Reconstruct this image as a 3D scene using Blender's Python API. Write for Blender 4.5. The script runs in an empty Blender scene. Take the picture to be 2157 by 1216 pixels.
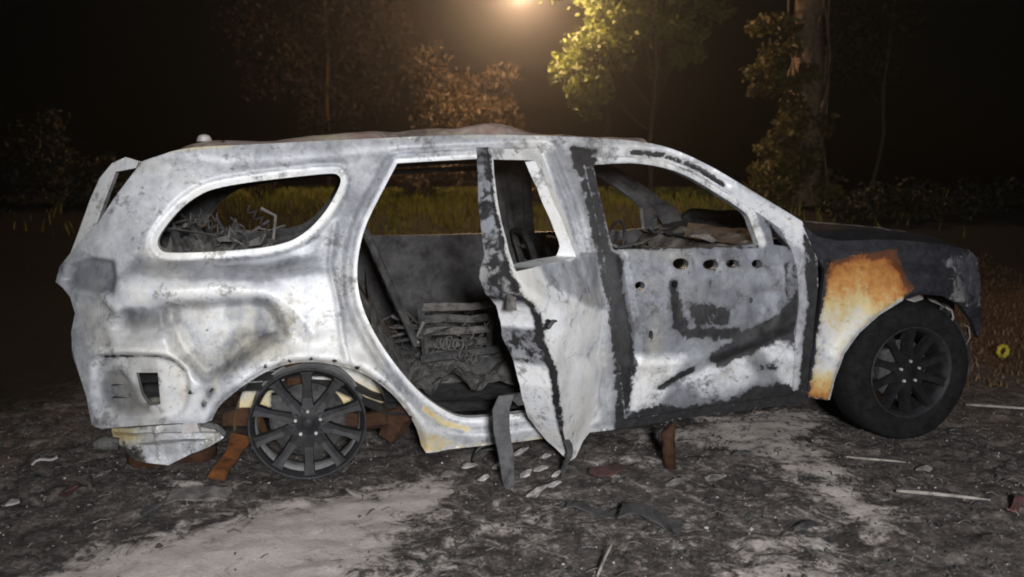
import bpy, math, random
import numpy as np
from mathutils import Vector, noise
from mathutils.geometry import delaunay_2d_cdt

random.seed(7); np.random.seed(7)
S = bpy.context.scene
COL = S.collection

# ------------------------------------------------------------------ camera
FPX, CAMH = 1795.0, 1.45
PITCH = math.atan(218 / FPX)
cam_d = bpy.data.cameras.new('camera'); cam = bpy.data.objects.new('camera', cam_d); COL.objects.link(cam)
cam_d.sensor_width = 36.0; cam_d.lens = 36.0 * FPX / 2157; cam_d.clip_start = 0.05; cam_d.clip_end = 500
cam.location = (0, 0, CAMH); cam.rotation_euler = (math.pi / 2 - PITCH, 0, 0)
S.camera = cam
cam_d.dof.use_dof = True; cam_d.dof.focus_distance = 4.5; cam_d.dof.aperture_fstop = 2.0
# ------------------------------------------------------------------ night sky and faint moonlight
world = bpy.data.worlds.new('World'); S.world = world; world.use_nodes = True
nt = world.node_tree; nt.nodes.clear()
wo = nt.nodes.new('ShaderNodeOutputWorld'); bg = nt.nodes.new('ShaderNodeBackground'); sky = nt.nodes.new('ShaderNodeTexSky')
sky.sky_type = 'NISHITA'; sky.sun_disc = False; sky.sun_elevation = math.radians(2); sky.sun_rotation = math.radians(200)
bg.inputs['Strength'].default_value = 0.0006
nt.links.new(sky.outputs[0], bg.inputs[0]); nt.links.new(bg.outputs[0], wo.inputs[0])
sun_d = bpy.data.lights.new('moon', 'SUN'); sun_d.energy = 0.03; sun_d.angle = math.radians(0.5); sun_d.color = (1, .97, .92)
sun = bpy.data.objects.new('moon', sun_d); COL.objects.link(sun); sun.rotation_euler = (math.radians(60), 0, math.radians(-20))
# added spot behind the camera, standing in for an unseen flash or work light
fl_d = bpy.data.lights.new('flash_stand_in', 'SPOT'); fl_d.energy = 2150; fl_d.spot_size = math.radians(88); fl_d.spot_blend = 0.8
fl_d.shadow_soft_size = 0.32; fl_d.color = (0.98, 0.985, 1.0)
fl = bpy.data.objects.new('flash_stand_in', fl_d); COL.objects.link(fl)
FLP = Vector((0.6, -1.7, 1.95)); fl.location = FLP
fl.rotation_euler = (Vector((0.75, 4.6, 0.75)) - FLP).to_track_quat('-Z', 'Y').to_euler()
# ------------------------------------------------------------------ exposure, cycles
S.view_settings.view_transform = 'Standard'; S.view_settings.look = 'None'
S.view_settings.exposure = 0.0; S.view_settings.gamma = 1.0
S.render.engine = 'CYCLES'
cy = S.cycles
cy.use_denoising = True; cy.max_bounces = 6; cy.diffuse_bounces = 3; cy.glossy_bounces = 3; cy.transmission_bounces = 3
cy.volume_bounces = 0; cy.transparent_max_bounces = 8; cy.volume_step_rate = 4; cy.volume_max_steps = 64
cy.sample_clamp_indirect = 3.0; cy.filter_width = 1.9

# ================================================================== geometry helpers
RX = np.array([1., 0, 0]); RF = np.array([0, math.cos(PITCH), -math.sin(PITCH)]); RU = np.array([0, math.sin(PITCH), math.cos(PITCH)])
CP = np.array([0, 0, CAMH])
def rays(q):
    q = np.atleast_2d(np.asarray(q, float))
    return RF + np.outer((q[:, 0] - 1078.5) / FPX, RX) + np.outer((608 - q[:, 1]) / FPX, RU)
def on_ground(px, py, z=0.0):
    d = rays((px, py))[0]; return CP + d * ((z - CAMH) / d[2])
def at_depth(px, py, D):
    d = rays((px, py))[0]; return CP + d * (D / d[1])
# the car's own frame: t forward, w inward from the near side, z up
RW = on_ground(665, 1014); FW = on_ground(1907, 925)
ANG = math.atan2(FW[1] - RW[1], FW[0] - RW[0])
cu = np.array([math.cos(ANG), math.sin(ANG), 0]); cv = np.array([-math.sin(ANG), math.cos(ANG), 0])
HALF = 0.96; WB = float(np.linalg.norm(FW - RW))
ZS = [0.1, .3, .5, .75, .95, 1.08, 1.3, 1.5, 1.65, 1.8]; WS = [.1, .05, .01, 0, .015, .05, .12, .19, .25, .33]
def Wbase(t, z):
    w = np.interp(z, ZS, WS)
    w = w + .3 * (np.clip(-.55 - t, 0, None) / .6) ** 2 + .18 * (np.clip(t - 3.35, 0, None) / .6) ** 2
    return w
def cam_local(q):
    d = rays(q); c = CP - RW
    return np.array([c @ cu, c @ cv, c[2]]), np.stack([d @ cu, d @ cv, d[:, 2]], 1)
def rot_h(P, h, ang):
    c, s = math.cos(ang), math.sin(ang); P = np.array(P, float)
    a, b = P[..., 0] - h[0], P[..., 1] - h[1]
    R = P.copy(); R[..., 0] = h[0] + a * c - b * s; R[..., 1] = h[1] + a * s + b * c
    return R
def surf(q, extra=0.0, hinge=None, ang=0.0):
    """where the sight line of photo point q meets the car's side skin -> t, w, z"""
    c, d = cam_local(q)
    if hinge is not None:
        c0 = c; c = rot_h(c0, hinge, -ang); d = rot_h(c0 + d, hinge, -ang) - c
    w = np.zeros(len(d))
    for i in range(50):
        s = (w - c[1]) / d[:, 1]; t = c[0] + s * d[:, 0]; z = c[2] + s * d[:, 2]
        w = Wbase(t, z) + extra
    return t, w, z
def at_w(px, py, w):
    c, d = cam_local((px, py)); s = (w - c[1]) / d[0, 1]
    return np.array([c[0] + s * d[0, 0], w, c[2] + s * d[0, 2]])
def car2w(t, w, z): return RW + t * cu + w * cv + np.array([0, 0, z])
def w2car(P): d = np.asarray(P) - RW; return np.array([d @ cu, d @ cv, d[2]])

def sstep(a, b, x): x = np.clip((np.asarray(x, float) - a) / (b - a), 0, 1); return x * x * (3 - 2 * x)
def seg_d(q, a, b):
    a = np.asarray(a, float); b = np.asarray(b, float); ab = b - a
    k = np.clip(((q - a) @ ab) / max(ab @ ab, 1e-9), 0, 1)
    return np.linalg.norm(q - (a + k[:, None] * ab), axis=1)
def line_d(q, pts, closed=False):
    pts = list(pts); n = len(pts); D = np.full(len(q), 1e9)
    for i in range(n if closed else n - 1): D = np.minimum(D, seg_d(q, pts[i], pts[(i + 1) % n]))
    return D
def inside(q, poly):
    x, y = q[:, 0], q[:, 1]; r = np.zeros(len(q), bool); n = len(poly)
    for i in range(n):
        x0, y0 = poly[i]; x1, y1 = poly[(i + 1) % n]
        if y0 == y1: continue
        r ^= ((y0 > y) != (y1 > y)) & (x < (x1 - x0) * (y - y0) / (y1 - y0) + x0)
    return r
def sd(q, poly): D = line_d(q, poly, True); return np.where(inside(q, poly), D, -D)
def patch(q, poly, f): return sstep(-f, f, sd(q, poly))
def stroke(q, pts, wd, f): return 1 - sstep(wd - f, wd + f, line_d(q, pts))
def smooth_poly(pts, closed=True, n=6):
    pts = [np.array(p, float) for p in pts]; N = len(pts); out = []
    for i in range(N if closed else N - 1):
        g = lambda k: pts[k % N] if closed else pts[min(max(k, 0), N - 1)]
        p0, p1, p2, p3 = g(i - 1), g(i), g(i + 1), g(i + 2)
        for k in range(n):
            s = k / n
            out.append(.5 * ((2 * p1) + (p2 - p0) * s + (2 * p0 - 5 * p1 + 4 * p2 - p3) * s * s + (3 * p1 - p0 - 3 * p2 + p3) * s ** 3))
    if not closed: out.append(pts[-1])
    return [tuple(p) for p in out]
def resample(pts, sp, closed=True):
    out = []; n = len(pts)
    for i in range(n if closed else n - 1):
        a = np.array(pts[i], float); b = np.array(pts[(i + 1) % n], float); L = np.linalg.norm(b - a); k = max(1, int(round(L / sp)))
        out += [tuple(a + (b - a) * j / k) for j in range(k)]
    if not closed: out.append(tuple(pts[-1]))
    # drop near duplicates
    r = []
    for p in out:
        if not r or math.dist(p, r[-1]) > sp * .3: r.append(p)
    return r
def nz(P, sc, seed=0.0, oct=2):
    return np.array([noise.fractal((float(p[0]) * sc + seed, float(p[1]) * sc + seed * 1.7, float(p[2]) * sc - seed), 1.0, 2.0, oct) for p in P])

def link(o, parent=None):
    COL.objects.link(o)
    if parent is not None: o.parent = parent
    return o
def mobj(name, V, Fc, mats, parent=None, smooth=True, mi=None, paint=None, cname='paint'):
    me = bpy.data.meshes.new(name)
    me.from_pydata([tuple(map(float, v)) for v in V], [], [tuple(int(i) for i in f) for f in Fc]); me.update()
    for m in (mats if isinstance(mats, (list, tuple)) else [mats]): me.materials.append(m)
    n = len(me.polygons)
    if smooth: me.polygons.foreach_set('use_smooth', np.ones(n, bool))
    if mi is not None: me.polygons.foreach_set('material_index', np.asarray(mi, np.int32))
    if paint is not None:
        a = me.attributes.new(cname, 'FLOAT_COLOR', 'POINT'); c = np.ones((len(V), 4), np.float32); c[:, :3] = paint
        a.data.foreach_set('color', c.ravel())
    return link(bpy.data.objects.new(name, me), parent)
def tag(o, label=None, cat=None, group=None, kind=None):
    if label: o['label'] = label
    if cat: o['category'] = cat
    if group: o['group'] = group
    if kind: o['kind'] = kind
    return o
class MB:
    def __init__(s): s.V = []; s.F = []
    def add(s, V, F):
        k = len(s.V); s.V += [tuple(map(float, v)) for v in V]; s.F += [tuple(i + k for i in f) for f in F]; return s
    def box(s, c, h, jit=0.0):
        c = np.array(c, float); V = []
        for i in (-1, 1):
            for j in (-1, 1):
                for k in (-1, 1): V.append(c + np.array([i, j, k]) * np.array(h) + np.random.uniform(-jit, jit, 3))
        return s.add(V, [(0, 1, 3, 2), (4, 6, 7, 5), (0, 4, 5, 1), (2, 3, 7, 6), (0, 2, 6, 4), (1, 5, 7, 3)])
    def tube(s, pts, r, n=7, cap=True):
        pts = [np.array(p, float) for p in pts]; N = len(pts); rs = r if isinstance(r, (list, tuple, np.ndarray)) else [r] * N
        V = []; F = []; up = np.array([0.13, 0.31, 0.94])
        for i, p in enumerate(pts):
            d = pts[min(i + 1, N - 1)] - pts[max(i - 1, 0)]; d = d / (np.linalg.norm(d) + 1e-9)
            a = np.cross(d, up)
            if np.linalg.norm(a) < .1: a = np.cross(d, np.array([1., 0, 0]))
            a /= np.linalg.norm(a); b = np.cross(d, a)
            for k in range(n): th = 2 * math.pi * k / n; V.append(p + rs[i] * (math.cos(th) * a + math.sin(th) * b))
        for i in range(N - 1):
            for k in range(n): F.append((i * n + k, i * n + (k + 1) % n, (i + 1) * n + (k + 1) % n, (i + 1) * n + k))
        if cap: F.append(tuple(range(n))[::-1]); F.append(tuple((N - 1) * n + k for k in range(n)))
        return s.add(V, F)
    def ribbon(s, pts, wid, th, side):
        """flat strip of real thickness along pts; side = width direction"""
        pts = [np.array(p, float) for p in pts]; side = np.array(side, float); side /= np.linalg.norm(side); N = len(pts)
        ws = wid if isinstance(wid, (list, tuple)) else [wid] * N; V = []; F = []
        for i, p in enumerate(pts):
            d = pts[min(i + 1, N - 1)] - pts[max(i - 1, 0)]; d /= np.linalg.norm(d) + 1e-9
            nn = np.cross(d, side); nn /= np.linalg.norm(nn) + 1e-9
            for a, b in ((-1, -1), (1, -1), (1, 1), (-1, 1)): V.append(p + side * a * ws[i] / 2 + nn * b * th / 2)
        for i in range(N - 1):
            for k in range(4): F.append((i * 4 + k, i * 4 + (k + 1) % 4, i * 4 + 4 + (k + 1) % 4, i * 4 + 4 + k))
        F.append((0, 1, 2, 3)); F.append(tuple((N - 1) * 4 + k for k in (3, 2, 1, 0)))
        return s.add(V, F)
    def grid(s, fn, nu, nv):
        V = [fn(i / nu, j / nv) for i in range(nu + 1) for j in range(nv + 1)]
        return s.add(V, [(i * (nv + 1) + j, (i + 1) * (nv + 1) + j, (i + 1) * (nv + 1) + j + 1, i * (nv + 1) + j + 1) for i in range(nu) for j in range(nv)])
    def lathe(s, prof, n=48, sx=1.0, c=(0, 0, 0)):
        """prof: (w, r) about the axle (the w direction)"""
        m = len(prof); V = []
        for k in range(n):
            th = 2 * math.pi * k / n
            for (w, r) in prof: V.append((c[0] + sx * r * math.cos(th), c[1] + w, c[2] + r * math.sin(th)))
        F = [(k * m + j, k * m + j + 1, ((k + 1) % n) * m + j + 1, ((k + 1) % n) * m + j) for k in range(n) for j in range(m - 1)]
        return s.add(V, F)
    def build(s, name, mat, parent=None, smooth=False, paint=None):
        V = np.array(s.V)
        if paint is not None: paint = np.tile(np.array(paint, float), (len(V), 1)) if np.ndim(paint) == 1 else paint
        return mobj(name, V, s.F, mat, parent, smooth, paint=paint)

# ================================================================== materials
def newmat(name):
    m = bpy.data.materials.new(name); m.use_nodes = True; t = m.node_tree; t.nodes.clear()
    o = t.nodes.new('ShaderNodeOutputMaterial'); b = t.nodes.new('ShaderNodeBsdfPrincipled'); t.links.new(b.outputs[0], o.inputs['Surface'])
    return m, t, b
class NT:
    def __init__(s, t): s.t = t; s.tc = t.nodes.new('ShaderNodeTexCoord')
    def val(s, sock, v):
        if isinstance(v, (int, float)): sock.default_value = v
        elif isinstance(v, tuple): sock.default_value = v if len(v) == 4 or sock.type == 'VECTOR' else (*v, 1)
        else: s.t.links.new(v, sock)
    def noise(s, scale, detail=4, rough=.55, dist=0.0, stretch=None):
        n = s.t.nodes.new('ShaderNodeTexNoise'); n.inputs['Scale'].default_value = scale; n.inputs['Detail'].default_value = detail
        n.inputs['Roughness'].default_value = rough; n.inputs['Distortion'].default_value = dist
        v = s.tc.outputs['Object']
        if stretch:
            mp = s.t.nodes.new('ShaderNodeMapping'); mp.inputs['Scale'].default_value = stretch; s.t.links.new(v, mp.inputs[0]); v = mp.outputs[0]
        s.t.links.new(v, n.inputs['Vector']); return n.outputs['Fac']
    def math(s, op, a, b=0.0, c=0.0, clamp=False):
        n = s.t.nodes.new('ShaderNodeMath'); n.operation = op; n.use_clamp = clamp
        s.val(n.inputs[0], a); s.val(n.inputs[1], b); s.val(n.inputs[2], c); return n.outputs[0]
    def smooth(s, x, a, b):
        n = s.t.nodes.new('ShaderNodeMapRange'); n.interpolation_type = 'SMOOTHSTEP'; s.val(n.inputs['Value'], x)
        n.inputs['From Min'].default_value = a; n.inputs['From Max'].default_value = b; return n.outputs[0]
    def mix(s, f, a, b):
        n = s.t.nodes.new('ShaderNodeMix'); n.data_type = 'RGBA'; s.val(n.inputs[0], f); s.val(n.inputs[6], a); s.val(n.inputs[7], b); return n.outputs[2]
    def ramp(s, f, stops):
        n = s.t.nodes.new('ShaderNodeValToRGB'); e = n.color_ramp.elements
        while len(e) < len(stops): e.new(0.5)
        for k, (p, c) in enumerate(stops): e[k].position = p; e[k].color = (*c, 1)
        s.val(n.inputs[0], f); return n.outputs[0]
    def attr(s, name):
        a = s.t.nodes.new('ShaderNodeAttribute'); a.attribute_name = name
        sp = s.t.nodes.new('ShaderNodeSeparateColor'); s.t.links.new(a.outputs['Color'], sp.inputs[0]); return sp.outputs
    def bump(s, h, strength, dist, b):
        n = s.t.nodes.new('ShaderNodeBump'); n.inputs['Strength'].default_value = strength; n.inputs['Distance'].default_value = dist
        s.val(n.inputs['Height'], h); s.t.links.new(n.outputs[0], b.inputs['Normal'])

def burnt_metal(name, soot_col=(.011, .0105, .0115), light=(.58, .59, .62), mid=(.22, .228, .255), dark=(.040, .043, .052), metal=.20):
    """bare sheet metal after a fire: R soot, G oxide tone with painted shading, B rust"""
    m, t, b = newmat(name); g = NT(t); A = g.attr('paint')
    big = g.noise(3.2, 5, .6, .6); fine = g.noise(26, 5, .65, .4); streak = g.noise(9, 4, .6, .3, (1.0, 1.0, .35)); speck = g.noise(95, 2, .6)
    k = g.math('ADD', g.math('MULTIPLY', g.math('SUBTRACT', big, .5), .55), g.math('MULTIPLY', g.math('SUBTRACT', streak, .5), .55))
    k = g.math('ADD', k, g.math('MULTIPLY', g.math('SUBTRACT', fine, .5), .40))
    tone = g.math('ADD', A[1], k, clamp=True)
    col = g.ramp(tone, [(0, dark), (.45, mid), (.78, light), (1, (.70, .695, .68))])
    tint = g.smooth(g.noise(2.1, 3, .5, .8), .47, .68)
    col = g.mix(g.math('MULTIPLY', tint, .55), col, g.mix(.5, col, (.50, .46, .36)))
    fk = g.smooth(g.math('ADD', g.noise(30, 7, .78, .25), g.math('MULTIPLY', g.math('SUBTRACT', g.noise(4.5, 4, .6, .8), .5), 1.2)), .56, .74)
    col = g.mix(g.math('MULTIPLY', fk, .66), col, (.060, .058, .062))
    fr = g.smooth(g.math('ADD', g.noise(70, 3, .6, .5), g.math('MULTIPLY', g.math('SUBTRACT', g.noise(3.0, 3, .6, .5), .5), .9)), .70, .80)
    col = g.mix(g.math('MULTIPLY', fr, .5), col, (.20, .105, .05))
    # rust
    rr = g.math('ADD', A[2], g.math('MULTIPLY', g.math('MULTIPLY', g.math('SUBTRACT', fine, .5), .55), g.smooth(A[2], .05, .3)))
    rr = g.math('ADD', rr, g.math('MULTIPLY', g.math('MULTIPLY', g.math('SUBTRACT', streak, .5), .55), g.smooth(A[2], .05, .3)))
    rc = g.ramp(rr, [(.18, (.50, .47, .36)), (.42, (.50, .40, .20)), (.66, (.42, .20, .055)), (.9, (.27, .095, .025)), (1, (.10, .035, .012))])
    col = g.mix(g.smooth(rr, .06, .42), col, rc)
    # soot with ragged edges
    ss = g.math('ADD', A[0], g.math('MULTIPLY', g.math('SUBTRACT', fine, .5), 1.0))
    ss = g.math('ADD', ss, g.math('MULTIPLY', g.math('SUBTRACT', g.noise(13, 5, .65, 1.0), .5), 1.35))
    sm = g.math('MAXIMUM', g.smooth(ss, .36, .70), g.math('MULTIPLY', g.smooth(ss, .05, .48), .34))
    sc = g.mix(g.smooth(fine, .35, .75), soot_col, tuple(2.0 * c for c in soot_col))
    col = g.mix(sm, col, sc)
    pit = g.math('MULTIPLY', g.smooth(speck, .66, .74), .55)
    col = g.mix(pit, col, g.mix(.6, col, (.05, .045, .04)))
    g.val(b.inputs['Base Color'], col)
    g.val(b.inputs['Metallic'], g.math('MULTIPLY', g.math('SUBTRACT', 1.0, sm), metal))
    g.val(b.inputs['Roughness'], g.math('ADD', .40, g.math('MULTIPLY', fine, .34)))
    b.inputs['Specular IOR Level'].default_value = .42
    g.bump(g.math('ADD', g.math('MULTIPLY', big, 1.2), g.math('MULTIPLY', fine, .35)), .5, .011, b)
    return m
def rough_mat(name, c1, c2, scale=8, rough=.8, metal=0.0, bump=.5, bd=.01, c3=None, spec=.4):
    m, t, b = newmat(name); g = NT(t); n = g.noise(scale, 6, .62, .4); n2 = g.noise(scale * 5, 3, .6)
    f = g.math('ADD', g.math('MULTIPLY', n, .75), g.math('MULTIPLY', n2, .25))
    st = [(.36, c1), (.64, c2)] + ([(.8, c3)] if c3 else [])
    g.val(b.inputs['Base Color'], g.ramp(f, st)); b.inputs['Roughness'].default_value = rough; b.inputs['Metallic'].default_value = metal
    b.inputs['Specular IOR Level'].default_value = spec; g.bump(f, bump, bd, b); return m
M = {}
M['body'] = burnt_metal('scorched_sheet_metal')
M['inner'] = rough_mat('sooty_inner_steel', (.016, .015, .015), (.085, .081, .081), 7, .75, 0, .8, .02, (.20, .185, .165))
M['roof'] = burnt_metal('rusted_roof_metal', light=(.52, .44, .40), mid=(.30, .20, .165), dark=(.085, .055, .045))
M['rim'] = rough_mat('sooty_wheel_alloy', (.008, .008, .009), (.024, .024, .026), 16, .6, .1, .5, .006, (.075, .073, .072), spec=.3)
M['barrel'] = rough_mat('bare_wheel_barrel', (.20, .20, .205), (.55, .55, .55), 9, .5, .3, .4, .006)
M['tyre'] = rough_mat('burnt_tyre', (.004, .004, .0045), (.013, .0128, .0135), 20, .95, 0, .8, .01, (.018, .0175, .018), spec=.12)
M['rust'] = rough_mat('rusty_steel', (.016, .009, .006), (.062, .028, .013), 9, .9, 0, .6, .01, (.15, .065, .024), spec=.2)
M['rustbright'] = rough_mat('orange_rust', (.03, .013, .006), (.15, .055, .016), 9, .9, 0, .6, .01, (.24, .10, .03), spec=.2)
M['alu'] = rough_mat('ash_stained_aluminium', (.16, .145, .14), (.50, .47, .46), 8, .6, .15, .5, .01, (.62, .60, .58))
M['char'] = rough_mat('charred_scrap', (.012, .012, .013), (.065, .062, .06), 15, .85, 0, .8, .01)
M['ashgrey'] = rough_mat('grey_ash_scrap', (.05, .046, .043), (.19, .175, .165), 15, .85, 0, .8, .01)
M['clutter'] = rough_mat('ash_dusted_scrap', (.018, .017, .016), (.13, .122, .115), 16, .88, 0, .9, .015, (.30, .28, .26))
M['strip'] = rough_mat('sooty_seal_strip', (.03, .029, .030), (.085, .083, .086), 18, .7, .1, .5, .005)
M['stick'] = rough_mat('pale_dry_wood', (.11, .10, .088), (.32, .295, .26), 18, .8, 0, .5, .005)
M['red'] = rough_mat('scorched_red_scrap', (.022, .012, .012), (.09, .035, .032), 15, .75, 0, .6, .01)
M['yellow'] = rough_mat('yellow_plastic', (.26, .20, .012), (.40, .33, .03), 15, .5, 0, .2, .003)
M['bark'] = rough_mat('tree_bark', (.022, .016, .011), (.10, .07, .045), 12, .9, 0, 1, .03)
M['vinebark'] = rough_mat('vine_wrapped_bark', (.05, .036, .022), (.20, .14, .085), 12, .9, 0, 1, .03)
M['post'] = rough_mat('weathered_lamp_post', (.012, .010, .009), (.03, .026, .022), 6, .8, 0, .4, .01)
def leaf_mat(name, c1, c2, c3):
    m, t, b = newmat(name); g = NT(t); n = g.noise(1.6, 3, .6); n2 = g.noise(30, 1, .5)
    col = g.ramp(g.math('ADD', g.math('MULTIPLY', n, .5), g.math('MULTIPLY', n2, .5)), [(.34, c1), (.52, c2), (.68, c3)])
    g.val(b.inputs['Base Color'], col); b.inputs['Roughness'].default_value = .6
    tr = t.nodes.new('ShaderNodeBsdfTranslucent'); t.links.new(col, tr.inputs[0]); mx = t.nodes.new('ShaderNodeMixShader'); mx.inputs[0].default_value = .35
    t.links.new(b.outputs[0], mx.inputs[1]); t.links.new(tr.outputs[0], mx.inputs[2])
    t.links.new(mx.outputs[0], [n for n in t.nodes if n.type == 'OUTPUT_MATERIAL'][0].inputs['Surface']); return m
M['leaf_green'] = leaf_mat('yellow_green_leaves', (.035, .05, .006), (.10, .13, .014), (.19, .22, .035))
M['leaf_brown'] = leaf_mat('rusty_brown_leaves', (.022, .014, .004), (.055, .032, .007), (.10, .065, .012))
M['leaf_vine'] = leaf_mat('olive_brown_leaves', (.030, .026, .006), (.085, .070, .014), (.13, .115, .022))
M['leaf_dark'] = leaf_mat('dull_olive_leaves', (.010, .010, .004), (.026, .022, .007), (.045, .036, .011))
M['leaf_dim'] = leaf_mat('dull_brown_leaves', (.016, .010, .006), (.035, .022, .011), (.05, .034, .015))
M['grass'] = leaf_mat('lamp_lit_grass', (.08, .085, .008), (.17, .18, .016), (.24, .25, .03))
M['drygrass'] = leaf_mat('dry_brown_grass', (.06, .034, .016), (.13, .078, .038), (.19, .13, .065))

# ================================================================== ground
def gz(x, y):
    x = np.asarray(x, float); y = np.asarray(y, float)
    bank = 1.2 * sstep(12.0, 18.5, y + .12 * np.abs(x))
    return bank
SAND1 = [(30, 1300), (120, 1190), (260, 1150), (420, 1098), (560, 1052), (640, 1040), (760, 1032), (860, 1012), (960, 1008), (990, 1040), (900, 1075), (860, 1130), (760, 1190), (720, 1300)]
SAND2 = [(1330, 915), (1450, 885), (1560, 868), (1700, 856), (1735, 880), (1725, 930), (1770, 985), (1840, 1040), (1890, 1085), (1860, 1108), (1790, 1080), (1700, 1030), (1620, 968), (1500, 940), (1400, 935)]
SAND3 = [(1500, 1120), (1700, 1090), (1850, 1180), (1900, 1300), (1600, 1300), (1420, 1240)]
SAND4 = [(330, 1010), (430, 1000), (480, 1040), (420, 1060), (340, 1050)]
SAND5 = [(1000, 1000), (1200, 960), (1500, 930), (1750, 1000), (1950, 1120), (2000, 1300), (800, 1300), (850, 1100)]
SAND6 = [(380, 1110), (640, 1020), (1000, 980), (1120, 1010), (1100, 1120), (1000, 1300), (300, 1300)]
def spread(lo, hi, near_lo, near_hi, step, growth=1.13):
    a = list(np.arange(near_lo, near_hi + 1e-6, step)); s = step; x = near_hi
    while x < hi: s *= growth; x += s; a.append(x)
    s = step; x = near_lo; b = []
    while x > lo: s *= growth; x -= s; b.append(x)
    return np.array(b[::-1] + a)
gx = spread(-70, 70, -3.4, 4.3, .026); gy = spread(-8, 95, 2.6, 6.2, .026)
GX, GY = np.meshgrid(gx, gy, indexing='ij'); XY = np.stack([GX.ravel(), GY.ravel()], 1)
def to_px(P):
    d = np.asarray(P, float) - CP; k = d @ RF
    k = np.where(np.abs(k) < 1e-3, 1e-3, k)
    return np.stack([1078.5 + FPX * (d @ RX) / k, 608 - FPX * (d @ RU) / k], 1)
GZ = gz(XY[:, 0], XY[:, 1])
nearm = (XY[:, 0] > -5) & (XY[:, 0] < 6) & (XY[:, 1] > 2.0) & (XY[:, 1] < 9)
n1 = np.zeros(len(XY)); n2 = np.zeros(len(XY)); idx = np.where(nearm)[0]
P3 = np.stack([XY[idx, 0], XY[idx, 1], np.zeros(len(idx))], 1)
n1[idx] = nz(P3, 1.6, 3.1, 3); n2[idx] = nz(P3, 11.0, 9.7, 3)
ash_m = sstep(2.2, 2.9, XY[:, 1])
sand = np.zeros(len(XY))
def gpoly(pp): return [tuple(on_ground(*p)[:2]) for p in pp]
for pp, k in ((SAND1, 1.0), (SAND2, .95), (SAND3, .62), (SAND4, .8), (SAND5, .36), (SAND6, .42)): sand = np.maximum(sand, k * patch(XY, gpoly(smooth_poly(pp)), .36))
GZ = GZ + .020 * n1 + .015 * n2 * (1 - .55 * sand) - .012
for wx, wy in ((RW[0], RW[1]), (FW[0], FW[1])):
    GZ -= .012 * np.exp(-((XY[:, 0] - wx) ** 2 + (XY[:, 1] - wy) ** 2) / .05)
# burnt zone round the car
cc = car2w(1.6, .9, 0); dl = (XY - cc[:2]); bt = dl @ cu[:2]; bw = dl @ cv[:2]
burnt = 1 - sstep(.80, 1.25, np.sqrt((bt / 3.6) ** 2 + (bw / 3.0) ** 2) + .10 * n1)
burnt = np.maximum(burnt, (1 - sstep(3.2, 4.6, XY[:, 1])) * (1 - sstep(2.5, 4.5, XY[:, 0])))
gp = np.stack([sand, burnt, np.maximum(sstep(10.0, 13.0, XY[:, 1]), 1 - sstep(-1.5, 1.5, XY[:, 0] - .25 * (XY[:, 1] - 6)))], 1)
ny = len(gy)
GF = [(i * ny + j, (i + 1) * ny + j, (i + 1) * ny + j + 1, i * ny + j + 1) for i in range(len(gx) - 1) for j in range(ny - 1)]
def ground_mat():
    m, t, b = newmat('burnt_sandy_ground'); g = NT(t); A = g.attr('paint')
    big = g.noise(1.3, 6, .62, .5); med = g.noise(6, 7, .74, 1.2); fine = g.noise(42, 6, .75, .6); grit = g.noise(150, 2, .6)
    sandc = g.ramp(g.math('ADD', g.math('MULTIPLY', med, .6), g.math('MULTIPLY', grit, .4)), [(.3, (.27, .235, .215)), (.5, (.47, .415, .385)), (.7, (.58, .525, .495))])
    mixk = g.math('ADD', g.math('MULTIPLY', med, .55), g.math('MULTIPLY', fine, .45))
    ash = g.ramp(mixk, [(.36, (.015, .013, .0125)), (.47, (.055, .047, .043)), (.55, (.14, .12, .11)), (.66, (.29, .252, .23))])
    soil = g.ramp(mixk, [(.35, (.035, .022, .014)), (.55, (.13, .078, .045)), (.72, (.23, .15, .095))])
    bankc = g.ramp(mixk, [(.35, (.008, .007, .006)), (.6, (.026, .022, .016))])
    k = g.math('ADD', A[1], g.math('MULTIPLY', g.math('SUBTRACT', med, .5), .8))
    col = g.mix(g.smooth(k, .3, .7), g.mix(A[2], soil, bankc), ash)
    s = g.math('ADD', A[0], g.math('MULTIPLY', g.math('SUBTRACT', med, .5), 1.7)); s = g.math('ADD', s, g.math('MULTIPLY', g.math('SUBTRACT', fine, .5), .75))
    s = g.math('ADD', s, g.math('MULTIPLY', g.math('SUBTRACT', big, .5), .9))
    col = g.mix(g.smooth(s, .38, .78), col, sandc)
    g.val(b.inputs['Base Color'], col); b.inputs['Roughness'].default_value = .92; b.inputs['Specular IOR Level'].default_value = .2
    g.bump(g.math('ADD', fine, g.math('MULTIPLY', grit, .5)), .7, .012, b); return m
M['ground'] = ground_mat()
ground = mobj('ground', np.column_stack([XY, GZ]), GF, M['ground'], paint=gp); ground['kind'] = 'structure'
def ground_z(x, y):
    i = int(np.clip(np.searchsorted(gx, x), 1, len(gx) - 1)); j = int(np.clip(np.searchsorted(gy, y), 1, ny - 1))
    fx = (x - gx[i - 1]) / (gx[i] - gx[i - 1]); fy = (y - gy[j - 1]) / (gy[j] - gy[j - 1])
    h = lambda a, c: GZ[a * ny + c]
    return float(h(i - 1, j - 1) * (1 - fx) * (1 - fy) + h(i, j - 1) * fx * (1 - fy) + h(i - 1, j) * (1 - fx) * fy + h(i, j) * fx * fy)

# ================================================================== the burnt car
root = bpy.data.objects.new('burnt_car', None); COL.objects.link(root)
root.location = Vector(RW + HALF * cv); root.rotation_euler = (0, 0, ANG)
tag(root, 'burnt-out grey car shell with an open rear door standing on ashy ground', 'car')
L = lambda P: np.column_stack([np.asarray(P)[:, 0], np.asarray(P)[:, 1] - HALF, np.asarray(P)[:, 2]])
def l1(t, w, z): return (t, w - HALF, z)

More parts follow.
